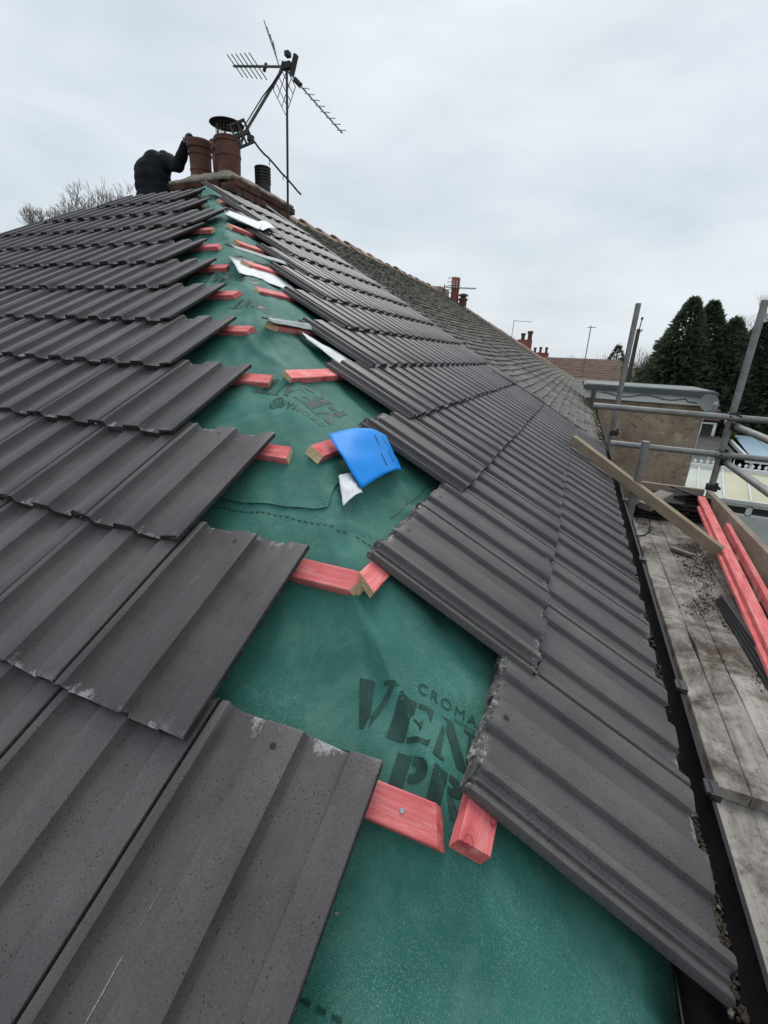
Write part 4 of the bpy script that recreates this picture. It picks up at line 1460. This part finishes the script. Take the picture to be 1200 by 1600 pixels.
for c in ((0.86, 4.228, 0.475), (0.86, 4.228, 0.178), (0.885, 4.26, 0.40), (0.885, 4.26, 0.115), (0.86, 4.24, -0.10), (0.11, 4.9, 0.178)):
    link('coupler', CP, sc, mw=Matrix.Translation(c) @ Matrix.Rotation(rr.uniform(-.4, .4), 4, 'Z'))
# platform boards; the first one has a long split in it
def board(x0, x1, y0, y1, z, seed, split=None):
    rb_ = random.Random(seed)
    b = MB()
    n = 24
    def edgeline(xb, amp):
        return [xb + amp * mnoise.noise(Vector((i * 0.7, seed * 3.1, xb * 10))) for i in range(n + 1)]
    parts = [(edgeline(x0, .003), edgeline(x1, .003))]
    if split:
        mid = [split + 0.006 * mnoise.noise(Vector((i * 0.55, 2.2, 0))) for i in range(n + 1)]
        gp = [0.0008 + 0.0022 * max(0, mnoise.noise(Vector((i * 0.4, 8, 0))) + .3) + (0.006 if i in (6,) else 0) for i in range(n + 1)]
        fade = [1.0 if i < 17 else 0.15 for i in range(n + 1)]
        parts = [(parts[0][0], [mm - g_ * f_ for mm, g_, f_ in zip(mid, gp, fade)]), ([mm + g_ * f_ for mm, g_, f_ in zip(mid, gp, fade)], parts[0][1])]
    for lo, hi in parts:
        vs = []
        for i in range(n + 1):
            y = y0 + (y1 - y0) * i / n
            zz = z + 0.002 * mnoise.noise(Vector((y * 2, seed, 0)))
            e = 0.003
            vs += [(lo[i], y, zz - e), (lo[i] + e, y, zz), (hi[i] - e, y, zz), (hi[i], y, zz - e), (hi[i], y, zz - 0.038), (lo[i], y, zz - 0.038)]
        fs = []
        for i in range(n):
            for k in range(6):
                k2 = (k + 1) % 6
                fs.append((i * 6 + k, i * 6 + k2, (i + 1) * 6 + k2, (i + 1) * 6 + k))
        fs += [tuple(range(6)), tuple(reversed(range(n * 6, n * 6 + 6)))]
        b.add(vs, fs)
    return b.build('scaffold_board', 'scaffold_board_wood', sc)
board(0.270, 0.446, 1.14, 4.20, PZ, 1, split=0.356)
board(0.450, 0.626, 1.10, 4.22, PZ - 0.002, 2)
board(0.630, 0.80, 1.12, 4.20, PZ + 0.001, 3)
board(0.262, 0.44, -1.6, 1.32, PZ - 0.041, 4)
board(0.444, 0.622, -1.6, 1.30, PZ - 0.040, 5)
board(0.626, 0.80, -1.6, 1.34, PZ - 0.042, 6)
b = MB(); b.box((0, 0, 0), 0.019, 1.42, 0.105); TOE = b.mesh('toe_board', 'toe_board_timber')
link('toe_board', TOE, sc, mw=Matrix.Translation((0.812, 2.66, PZ + 0.100)))
b = MB(); b.box((0.45, 4.10, PZ + 0.100), 0.33, 0.019, 0.105); b.build('toe_board', 'toe_board_timber', sc)
b = MB(); b.box((0.81, -0.4, PZ + 0.062), 0.019, 1.6, 0.105); b.build('toe_board', 'toe_board_timber', sc)

# ---- loose things on the platform
def beam(name, a, b_, w, h, mats, label, cat, group=None, up=Vector((0, 0, 1)), roll=0):
    a, b_ = Vector(a), Vector(b_)
    d = (b_ - a); L_ = d.length; d.normalize()
    y = up.cross(d).normalized(); z = d.cross(y).normalized()
    ax = Matrix((d, y, z)).transposed() @ Matrix.Rotation(roll, 3, 'X')
    mb = MB(); mb.box((0, 0, 0), L_ / 2, w / 2, h / 2, mi=0, end_mi=1 if isinstance(mats, list) else 0)
    me = mb.mesh(name, mats)
    bm = bmesh.new(); bm.from_mesh(me)
    bmesh.ops.bevel(bm, geom=bm.edges[:], offset=0.002, segments=1, affect='EDGES')
    bm.to_mesh(me); bm.free()
    mw = ax.to_4x4(); mw.translation = (a + b_) / 2
    return tag(link(name, me, mw=mw), label, cat, group)
beam('timber_length', (-0.26, 3.47, 0.285), (0.80, 2.76, -0.268), 0.045, 0.066, 'pale_timber', 'pale sawn timber length leaning from roof edge down to platform', 'timber')
RB = ['batten_red', 'batten_red']
beam('roof_batten', (0.715, 3.86, -0.110), (0.575, 1.35, -0.250), 0.05, 0.025, RB, 'longest red batten of the loose bundle, on top with its far end highest', 'batten', 'loose red battens')
beam('roof_batten', (0.752, 3.28, -0.140), (0.640, 1.30, -0.246), 0.025, 0.05, RB, 'red batten standing on edge closest to the toe board', 'batten', 'loose red battens')
beam('roof_batten', (0.692, 3.72, -0.152), (0.556, 1.40, -0.276), 0.04, 0.022, RB, 'lowest red batten tucked under the bundle', 'batten', 'loose red battens')
beam('timber_offcut', (0.30, 3.50, -0.145), (0.46, 3.72, -0.085), 0.10, 0.05, 'grey_timber', 'short grey timber offcut lying on the pile of old tiles', 'timber')
b = MB(); b.box((0, 0, 0), 0.13, 0.083, 0.006)
bm = bmesh.new(); me = b.mesh('old_tile', 'old_slate'); bm.from_mesh(me)
bmesh.ops.subdivide_edges(bm, edges=bm.edges[:], cuts=2, use_grid_fill=True)
for v in bm.verts:
    v.co += Vector((rr.uniform(-.004, .004), rr.uniform(-.004, .004), rr.uniform(-.0015, .0015) - 0.02 * (v.co.y ** 2) * 10))
bm.to_mesh(me); bm.free()
OT = me
for ci, (cx, cy, n) in enumerate(((0.35, 3.82, 7), (0.50, 3.86, 9), (0.65, 3.90, 8), (0.42, 3.98, 9), (0.60, 4.0, 10))):
    for k in range(n):
        mw = Matrix.Translation((cx + rr.uniform(-.02, .02), cy + rr.uniform(-.02, .02), PZ + 0.010 + k * 0.0165)) @ Matrix.Rotation(rr.uniform(-.25, .25), 4, 'Z') @ Matrix.Rotation(rr.uniform(-.05, .05), 4, 'Y') @ Matrix.Rotation(rr.uniform(-.05, .05), 4, 'X')
        o = link('old_tile', OT, mw=mw)
        tag(o, 'dark old plain tile in the pile stacked at end of scaffold platform', 'roof tile', 'old tiles stacked on the platform')
o = link('old_tile', OT, mw=Matrix.Translation((0.66, 3.93, -0.10)) @ Matrix.Rotation(0.5, 4, 'Z') @ Matrix.Rotation(0.25, 4, 'Y'))
tag(o, 'loose old tile tilted on top of the pile near toe board corner', 'roof tile')
for k in range(4):
    b = MB(); b.box((0, 0, 0), 0.13, 0.36, 0.0055)
    o = b.build('black_sheet', 'black_sheet')
    o.matrix_basis = Matrix.Translation((0.675 + 0.006 * k, 2.06 - 0.008 * k, PZ + 0.010 + k * 0.0135)) @ Matrix.Rotation(0.02 + 0.01 * k, 4, 'Z')
    tag(o, ('lowest black sheet of the small stack under red battens', 'second black sheet from the bottom of the small stack',
            'black sheet just under the topmost one of the small stack', 'topmost flat black sheet of the small stack under red battens')[k], 'sheet', 'black sheets stacked on the platform')
tb = MB(); tb.tube([(0.36, 4.05, PZ + 0.06), (0.37, 3.9, PZ + 0.10), (0.385, 3.67, PZ + 0.008), (0.36, 3.42, PZ + 0.006), (0.31, 3.30, PZ + 0.006), (0.255, 3.24, PZ + 0.01)], 0.0045, 6)
tag(tb.build('loose_cable', 'cable_black', smooth=60), 'loop of thin black cable on the boards near short scaffold tube', 'cable')
tb = MB(); tb.tube([(0.03, 4.75, 0.12), (0.08, 4.55, 0.02), (0.16, 4.35, -0.14), (0.22, 4.2, -0.26)], 0.005, 6)
tag(tb.build('hanging_cable', 'cable_black', smooth=60), 'brown-black cable hanging from the gutter end before the rendered wall', 'cable')
# soil, broken mortar and splinters swept over the boards
b = MB()
for i in range(20000):
    x, y = rr.uniform(0.29, 0.785), rr.uniform(0.9, 3.75)
    w_ = mnoise.noise(Vector((x * 5, y * 2.4, 4))) + 0.9 * math.exp(-((x - 0.60) / 0.13) ** 2 - ((y - 2.95) / 0.30) ** 2) + (0.45 if x > 0.52 and y < 2.3 else 0) - 0.25
    if w_ < 0.08 + 0.25 * rr.random():
        continue
    zz = PZ if y > 1.13 else PZ - 0.04
    blob(b, (x, y, zz + 0.002), rr.uniform(0.0009, 0.0045) * (1.6 if rr.random() < .06 else 1), rr, 0.45, 0 if rr.random() < .9 else 1)
o = tag(b.build('soil_debris', ['soil', 'mortar']), 'dark soil and broken mortar scattered on the scaffold boards', 'debris', kind='stuff')
o = beam('timber_offcut', (0.44, 3.10, PZ + 0.014), (0.55, 3.02, PZ + 0.014), 0.03, 0.02, 'grey_timber', 'small weathered stick beside the soil patch on the boards', 'timber')

# ================================================================== rendered extension behind the scaffold
ex = thing('rear_extension', 'flat-roofed rear extension with brown rendered wall and white fascia', 'building', loc=(0.85, 9, -5.3))
b = MB(); b.box((0.78, 9.85, -2.53), 0.92, 0.85, 2.76); b.build('wall', 'brown_render', ex)
b = MB(); b.box((0.83, 9.80, 0.300), 0.985, 0.87, 0.070); b.build('fascia', 'white_upvc', ex)
b = MB(); b.box((0.80, 9.75, 0.415), 1.00, 0.90, 0.040); b.build('roof_edge', 'fascia_grey', ex)
b = MB(); b.box((0.80, 9.75, 0.463), 0.96, 0.85, 0.008); b.build('roof_felt', 'roof_felt_grey', ex)
b = MB(); b.tube([(1.703, 8.998, 0.22), (1.703, 8.998, -5.0)], 0.008, 6); b.build('corner_bead', 'dirty_white', ex)
b = MB(); b.tube([(-0.02, 8.86, 0.40), (-0.02, 8.86, -3)], 0.035, 10); b.build('downpipe', 'fascia_grey', ex)
tb = MB(); tb.tube([(0.1 + t * 1.45, 8.915, 0.34 - 0.05 * math.sin(t * 6.5) ** 2 - (0.06 * t if t > .9 else 0)) for t in [i / 24 for i in range(25)]], 0.008, 5)
tb.build('cable', 'lead_grey', ex)
sd_ = thing('satellite_dish', 'grey satellite dish at corner of the rendered extension', 'satellite dish', loc=(1.66, 8.9, 0.28))
b = MB()
axd = Vector((0.25, -1.0, 0.35)).to_track_quat('Z', 'Y').to_matrix()
b.lathe((1.66, 8.72, 0.29), [(0.0005, 0.0), (0.05, 0.004), (0.10, 0.015), (0.14, 0.032), (0.145, 0.033), (0.14, 0.027), (0.10, 0.008), (0.0005, -0.006)], 20, axis=axd)
b.build('dish', 'dish_grey', sd_, smooth=60)
tubes('feed_arm', [([(1.66, 8.73, 0.16), (1.70, 8.55, 0.20), (1.71, 8.50, 0.30)], 0.008)], 'dish_grey', sd_)
b = MB(); b.box((1.71, 8.50, 0.31), 0.018, 0.03, 0.018); b.build('receiver', 'dirty_white', sd_)
tubes('bracket', [([(1.66, 8.72, 0.27), (1.66, 8.93, 0.22)], 0.014), ([(1.66, 8.9, 0.30), (1.66, 8.9, 0.10)], 0.012)], 'dark_metal', sd_)

# ================================================================== conservatory and gardens beyond
cv = thing('conservatory', 'white conservatory with yellowed roof panels and finials along its ridge', 'conservatory', loc=(5, 16, -5.3))
ya, za, yb_, zb_ = 15.0, -2.62, 17.0, -2.16
xs0, xs1 = 2.75, 7.2
np_ = 7
for i in range(np_):
    xa, xb = xs0 + (xs1 - xs0) * i / np_, xs0 + (xs1 - xs0) * (i + 1) / np_
    b = MB(); m_ = 0.03
    xat, xbt = xa + 0.3, xb + 0.3
    b.quad((xa + m_, ya, za), (xb - m_, ya, za), (xbt - m_, yb_, zb_), (xat + m_, yb_, zb_))
    thicken(b.build('roof_panel', 'conservatory_panel' if i > 1 else 'conservatory_panel_green', cv), 0.02)
    tubes('glazing_bar', [([(xa, ya - 0.02, za + 0.02), (xat, yb_, zb_ + 0.02)], 0.032)], 'white_upvc', cv, 4)
b = MB(); b.box(((xs0 + xs1) / 2 + 0.3, yb_, zb_ + 0.03), (xs1 - xs0) / 2, 0.07, 0.06); b.build('ridge', 'white_upvc', cv)
for i in range(26):
    x = xs0 + 0.45 + i * 0.17
    b = MB()
    b.lathe((x, yb_, zb_ + 0.08), [(0.03, 0), (0.05, 0.03), (0.02, 0.06), (0.055, 0.10), (0.02, 0.14), (0.001, 0.17 if i % 4 else 0.30)], 6)
    b.build('finial', 'white_upvc', cv)
b = MB(); b.box(((xs0 + xs1) / 2, ya - 0.04, za - 0.03), (xs1 - xs0) / 2 + 0.05, 0.06, 0.05); b.build('gutter', 'dirty_white', cv)
for i in range(7):
    x = xs0 + 0.3 + i * 0.65
    b = MB()
    for (cx, cz, hx_, hz_) in ((x, -3.03, 0.30, 0.035), (x, -2.76, 0.30, 0.035), (x - 0.29, -2.9, 0.035, 0.14), (x + 0.29, -2.9, 0.035, 0.14)):
        b.box((cx, ya + 0.05, cz), hx_, 0.04, hz_)
    wf = b.build('window_frame', 'white_upvc', cv)
    b = MB(); b.box((x, ya + 0.06, -2.9), 0.26, 0.01, 0.12); b.build('pane', 'window_glass', wf)
b = MB(); b.box((xs0 + 2.2, ya + 0.9, -4.15), 2.15, 0.9, 1.10); b.build('wall', 'dirty_white', cv)

ob = thing('brick_outbuilding', 'low brick building with brown tiled roof and small white window', 'building', loc=(3.2, 21.5, -5.3))
b = MB(); b.box((2.8, 22.3, -3.2), 1.95, 1.3, 2.1); b.build('wall', 'red_brick_wall', ob)
OBT = MB(); OBT.box((0, 0, 0), 0.155, 0.11, 0.012); OBT = OBT.mesh('tile', 'brown_roof_tile')
ang = math.atan2(0.50, 1.0)
for c in range(6):
    for i in range(12):
        mw = Matrix.Translation((1.20 + i * 0.315 + (0.10 if c % 2 else 0), 20.95 + c * 0.18, -0.985 + c * 0.09 + rr.uniform(-.004, .004))) @ Matrix.Rotation(ang - 0.05, 4, 'X')
        link('tile', OBT, ob, mw=mw)
b = MB(); b.quad((0.8, 20.85, -1.06), (4.86, 20.85, -1.06), (4.86, 22.05, -0.46), (0.8, 22.05, -0.46)); b.quad((0.8, 22.05, -0.46), (4.86, 22.05, -0.46), (4.86, 23.6, -1.2), (0.8, 23.6, -1.2)); b.build('roof_bed', 'dark_slate_roof', ob)
b = MB()
for (cx, cz, hx_, hz_) in ((4.33, -1.40, .05, .22), (4.80, -1.40, .05, .22), (4.565, -1.16, .28, .03)):
    b.box((cx - 0.05, 20.97, cz), hx_, 0.03, hz_)
wf = b.build('window', 'white_upvc', ob)
b = MB(); b.box((4.515, 20.985, -1.40), .19, .01, .20); b.build('pane', 'window_glass', wf)
b = MB(); b.quad((2.6, 18.6, -1.86), (5.0, 18.6, -1.86), (5.0, 20.95, -1.62), (2.6, 20.95, -1.62)); thicken(b.build('lean_to_roof', 'dark_slate_roof', ob), 0.05)
b = MB(); b.box((3.85, 18.55, -1.92), 1.25, 0.05, 0.06); b.build('gutter', 'white_upvc', ob)
b = MB(); b.box((3.8, 19.7, -3.6), 1.15, 1.0, 1.65); b.build('lean_to_wall', 'dirty_white', ob)
lt = thing('lean_to', 'pale blue polycarbonate lean-to roof beyond the scaffold corner', 'shelter', loc=(7, 20.5, -5.3))
for i in range(5):
    xa = 5.5 + i * 0.7
    b = MB(); b.quad((xa, 18.6, -1.98), (xa + .68, 18.6, -1.98), (xa + .88, 22, -1.62), (xa + .2, 22, -1.62)); thicken(b.build('roof_panel', 'blue_polycarbonate', lt), 0.02)
b = MB(); b.box((7.2, 18.56, -2.05), 1.9, 0.04, 0.06); b.box((5.45, 20.3, -1.88), 0.05, 1.8, 0.06, Matrix.Rotation(R(6), 3, 'X')); b.build('frame', 'white_upvc', lt)
for x in (5.5, 7.2, 9.0):
    tubes('post', [([(x, 18.6, -5.3), (x, 18.6, -2.1)], 0.05)], 'white_upvc', lt)
# brown-roofed house beyond the flat roof
fh = thing('far_house', 'distant house with long brown tiled roof behind the flat-roofed extension', 'house', loc=(-1.5, 23.5, -5.3))
b = MB(); b.box((-2.4, 23.6, -2.6), 3.5, 1.6, 2.72); b.build('wall', 'red_brick_wall', fh)
b = MB(); b.quad((-6, 21.8, 0.10), (1.25, 21.8, 0.16), (1.25, 23.6, 0.98), (-6, 23.6, 0.92)); b.quad((-6, 23.6, 0.92), (1.25, 23.6, 0.98), (1.25, 25.4, 0.1), (-6, 25.4, 0.1)); b.build('roof_bed', 'brown_roof_tile', fh)
for c in range(9):
    for i in range(24):
        x = 1.22 - 0.15 - i * 0.31
        mw = Matrix.Translation((x, 21.85 + c * 0.205, 0.165 + c * 0.0925 + 0.008 * x * 0.8 + rr.uniform(-.006, .006))) @ Matrix.Rotation(R(24.3) - 0.05, 4, 'X')
        link('tile', OBT, fh, mw=mw)
b = MB()
for c in range(9):
    b.box((1.27, 21.9 + c * 0.20, 0.165 + c * 0.092), 0.03, 0.07, 0.03)
b.build('verge', 'mortar', fh)
b = MB(); b.box((-2.4, 21.74, 0.08), 3.65, 0.05, 0.05); b.build('gutter', 'dirty_white', fh)
mp_ = thing('aerial_mast', 'tall thin aerial mast rising from the distant brown roof', 'aerial', loc=(-0.2, 22.5, 0.4))
tubes('mast', [([(-0.22, 22.5, 0.2), (-0.22, 22.5, 2.28)], 0.022)], 'aerial_metal', mp_)
tubes('boom', [([(-0.36, 22.5, 2.20), (-0.02, 22.5, 2.22)], 0.014)], 'aerial_metal', mp_)
# chimney rows showing over the neighbour's hip
def far_stack(label, x, y, w, ztop, pots, aer=None):
    h = thing('far_house', label, 'house', loc=(x, y, -5.3))
    b = MB(); b.box((x - 0.5, y + 2.0, -2.3), 2.2, 2.0, 3.0); b.build('wall', 'red_brick_wall', h)
    b = MB()
    for sx in (-1, 1):
        b.quad((x - 0.5 + sx * 2.4, y - 0.2, 0.55), (x - 0.5, y - 0.2, ztop - 0.45), (x - 0.5, y + 4.2, ztop - 0.45), (x - 0.5 + sx * 2.4, y + 4.2, 0.55))
    b.add([(x - 2.8, y, 0.55), (x + 1.8, y, 0.55), (x - 0.5, y, ztop - 0.5)], [(0, 1, 2)]); b.build('roof', 'brown_roof_tile', h)
    b = MB(); b.box((x, y + 0.5, ztop - 0.7), w, 0.3, 0.7); st_ = b.build('chimney_stack', 'terracotta_far', h)
    for dx, hh, rr_ in pots:
        b = MB(); b.lathe((x + dx, y + 0.4, ztop), [(rr_, 0), (rr_ * .85, 0.1), (rr_ * .85, hh * .7), (rr_ * 1.15, hh * .72), (rr_ * 1.15, hh), (rr_ * .5, hh + 0.02), (0.001, hh + 0.02)], 10)
        b.build('chimney_pot', 'terracotta_pot', st_, smooth=40)
far_stack('distant house whose chimney with two tall pots shows above the neighbour roof', -3.85, 31.0, 0.42, 1.95, ((-0.13, .36, .13), (0.28, .50, .15)))
far_stack('farthest house whose chimney with three small pots peeps over the roof', -3.05, 34.0, 0.52, 1.28, ((-0.38, .30, .09), (-0.02, .34, .09), (0.36, .34, .09)))
a5 = thing('tv_aerial', 'faint distant aerial above the far chimneys', 'aerial', loc=(-4.6, 31, 1.8))
tubes('mast', [([(-4.62, 31, 1.6), (-4.60, 31, 3.05)], 0.018)], 'aerial_metal', a5); tubes('boom', [([(-4.6, 31, 3.0), (-3.5, 31, 2.95)], 0.014)], 'aerial_metal', a5)
# telegraph pole
tp = thing('telegraph_pole', 'wooden telegraph pole behind the left scaffold upright', 'pole', loc=(2.24, 30, -5.3))
tubes('pole', [([(2.24, 30, -5.3), (2.22, 30, 2.65)], [0.15, 0.10])], 'pole_wood', tp, 10)
tubes('antenna_rod', [([(2.24, 30, 2.5), (2.28, 30, 3.15)], 0.03)], 'dark_metal', tp)
tubes('arm', [([(2.20, 30, 2.4), (2.42, 29.9, 2.62)], 0.03)], 'dark_metal', tp)
b = MB(); b.lathe((2.28, 30, 3.12), [(0.05, 0), (0.07, 0.05), (0.05, 0.12), (0.001, 0.13)], 8); b.build('insulator', 'dark_metal', tp)

# ================================================================== trees
def conifer(label, x, y, h, rad, seed, mat='conifer_green', n=5200, group='conifers at the end of the gardens'):
    t = thing('conifer_tree', label, 'tree', group, loc=(x, y, -5.3))
    tubes('trunk', [([(x, y, -5.3), (x + .05, y, -5.3 + h * .6), (x, y, -5.3 + h * 0.97)], [0.22, 0.12, 0.02])], 'bark', t, 7)
    rn = random.Random(seed)
    b = MB()
    for i in range(n):
        f = rn.random() ** 1.35                 # 0 bottom .. 1 top
        a = rn.uniform(0, 2 * math.pi)
        lob = 1 + 0.22 * mnoise.noise(Vector((math.cos(a) * 2.2 + seed, math.sin(a) * 2.2, f * 9)))
        prof = (1 - f) ** 0.82 * (0.85 + 0.15 * math.sin(min(1, f * 6) * 1.57))
        inner = i % 4 == 0 and f < 0.78
        rr_ = rad * prof * lob * (rn.uniform(0.30, 0.7) if inner else rn.uniform(0.72, 1.16))
        z = -5.3 + 0.3 + f * (h - 0.35)
        c = Vector((x + rr_ * math.cos(a), y + rr_ * math.sin(a), z))
        out = Vector((math.cos(a), math.sin(a), rn.uniform(-0.25, 0.55)))
        L_ = rn.uniform(0.14, 0.34) * (1.1 - 0.35 * f) * (2.2 if inner else 1)
        for k in range(3):
            d = (out + Vector((rn.uniform(-.6, .6), rn.uniform(-.6, .6), rn.uniform(-.35, .5)))).normalized()
            s_ = d.cross(Vector((rn.uniform(-1, 1), rn.uniform(-1, 1), rn.uniform(-1, 1)))).normalized()
            w_ = L_ * (rn.uniform(0.3, 0.5) if inner else rn.uniform(0.12, 0.22))
            b.add([c - s_ * w_, c + d * L_ * 0.55 - s_ * w_ * .8 , c + d * L_, c + s_ * w_ + d * L_ * .3], [(0, 1, 2, 3)])
    # leader shoots at the tip
    for i in range(26):
        z = -5.3 + h * (0.93 + 0.085 * rn.random())
        a = rn.uniform(0, 6.28)
        c = Vector((x, y, z)); L_ = 0.28 * (1.02 - (z + 5.3) / h) * 4 + 0.05
        d = Vector((math.cos(a), math.sin(a), 0.5)).normalized(); s_ = d.cross(Vector((0, 0, 1))) * 0.025
        b.add([c - s_, c + d * L_, c + s_ + Vector((0, 0, .03))], [(0, 1, 2)])
    b.build('crown', mat, t)
conifer('tallest conifer, leftmost of the dark row at the garden end', 3.55, 24.0, 8.85, 2.8, 1, n=11000)
conifer('slim-tipped conifer, second from the left in the dark row', 4.35, 24.3, 8.75, 2.6, 2, 'conifer_green_dark', n=10500)
conifer('lower rounded conifer right of the slim-tipped one', 5.25, 24.2, 8.1, 2.7, 3, n=10000)
conifer('conifer behind the right scaffold upright', 6.3, 24.5, 8.0, 2.7, 4, 'conifer_green_dark', n=9000)
conifer('conifer at the right edge of the picture', 7.6, 24.0, 8.3, 2.7, 5, n=8000)
conifer('outermost conifer beyond the right edge', 9.6, 24.4, 8.2, 2.2, 6, 'conifer_green_dark', n=4000)
conifer('distant rounded evergreen behind the left scaffold upright', 1.75, 36.0, 7.3, 2.1, 8, 'conifer_green', 2500, 'evergreens far behind the roofs')
conifer('small yellow-green bush below the right scaffold upright', 5.15, 21.5, 4.55, 0.45, 9, 'bush_yellow', 1200, 'bushes')

def bare_tree(label, x, y, z0, h, seed, spread=0.5, depth=6, mat='twig', r0=0.10, group='bare winter trees'):
    t = thing('bare_tree', label, 'tree', group, loc=(x, y, z0))
    rn = random.Random(seed)
    trunk, twigs = MB(), MB()
    def grow(p, d, L_, r_, k):
        mid = p + d * L_ * .5 + Vector((rn.uniform(-1, 1), rn.uniform(-1, 1), rn.uniform(-.3, .6))) * L_ * 0.06
        e = p + d * L_
        (trunk if k < 2 else twigs).tube([p, mid, e], [r_, r_ * .85, r_ * .68], 6 if k < 2 else 3, False)
        if k >= depth:
            return
        for i in range(rn.choice((2, 3, 3)) if k > 0 else 4):
            nd = (d + Vector((rn.uniform(-1, 1), rn.uniform(-1, 1), rn.uniform(-.25, .75))) * spread).normalized()
            nd = (nd + Vector((0, 0, 0.18))).normalized()
            grow(p + d * L_ * rn.uniform(.65, 1.0), nd, L_ * rn.uniform(.62, .82), max(r_ * .60, 0.005), k + 1)
    grow(Vector((x, y, z0)), Vector((0.02, 0, 1)), h * 0.30, r0, 0)
    trunk.build('trunk', 'bark', t, smooth=60)
    twigs.build('crown', mat, t)
bare_tree('bare twiggy tree rising behind the left end of the grey tiled slope', -15.4, 12.3, -1.2, 6.9, 4, 0.70, 8, r0=0.12)
bare_tree('second bare tree at the far left, half hidden by tiles', -17.6, 12.5, -1.4, 6.0, 5, 0.70, 8, r0=0.10)
bare_tree('low bare tree closest to the person, behind the left slope', -13.9, 12.4, -1.2, 6.3, 14, 0.70, 8, r0=0.10)
bare_tree('bare brown tree between telegraph pole and conifers', 3.0, 33.0, -5.3, 8.0, 6, 0.55, 7, r0=0.16)
bare_tree('bare tree just right of the telegraph pole', 2.6, 31.0, -5.3, 7.4, 7, 0.6, 7, r0=0.14)
bare_tree('bare tree with fine twigs above the right-hand conifers', 6.3, 27.5, -5.3, 9.0, 8, 0.5, 7, r0=0.16)
bare_tree('bare tree behind the right scaffold upright', 7.5, 28.0, -5.3, 9.2, 9, 0.5, 7, r0=0.16)
bare_tree('small bare tree above the distant brown roof', -0.7, 40.0, -5.3, 7.6, 10, 0.6, 6, r0=0.12)
bare_tree('pale bare bush right of the small tree above the brown roof', 0.4, 42.0, -5.3, 7.8, 11, 0.65, 6, r0=0.12)
# hedge mass and fences closing the far gardens
b = MB(); b.box((6.0, 26.5, -3.9), 8.0, 0.05, 1.4)
tag(b.build('garden_fence', 'pole_wood'), 'dark timber garden fence below the conifers', 'fence')
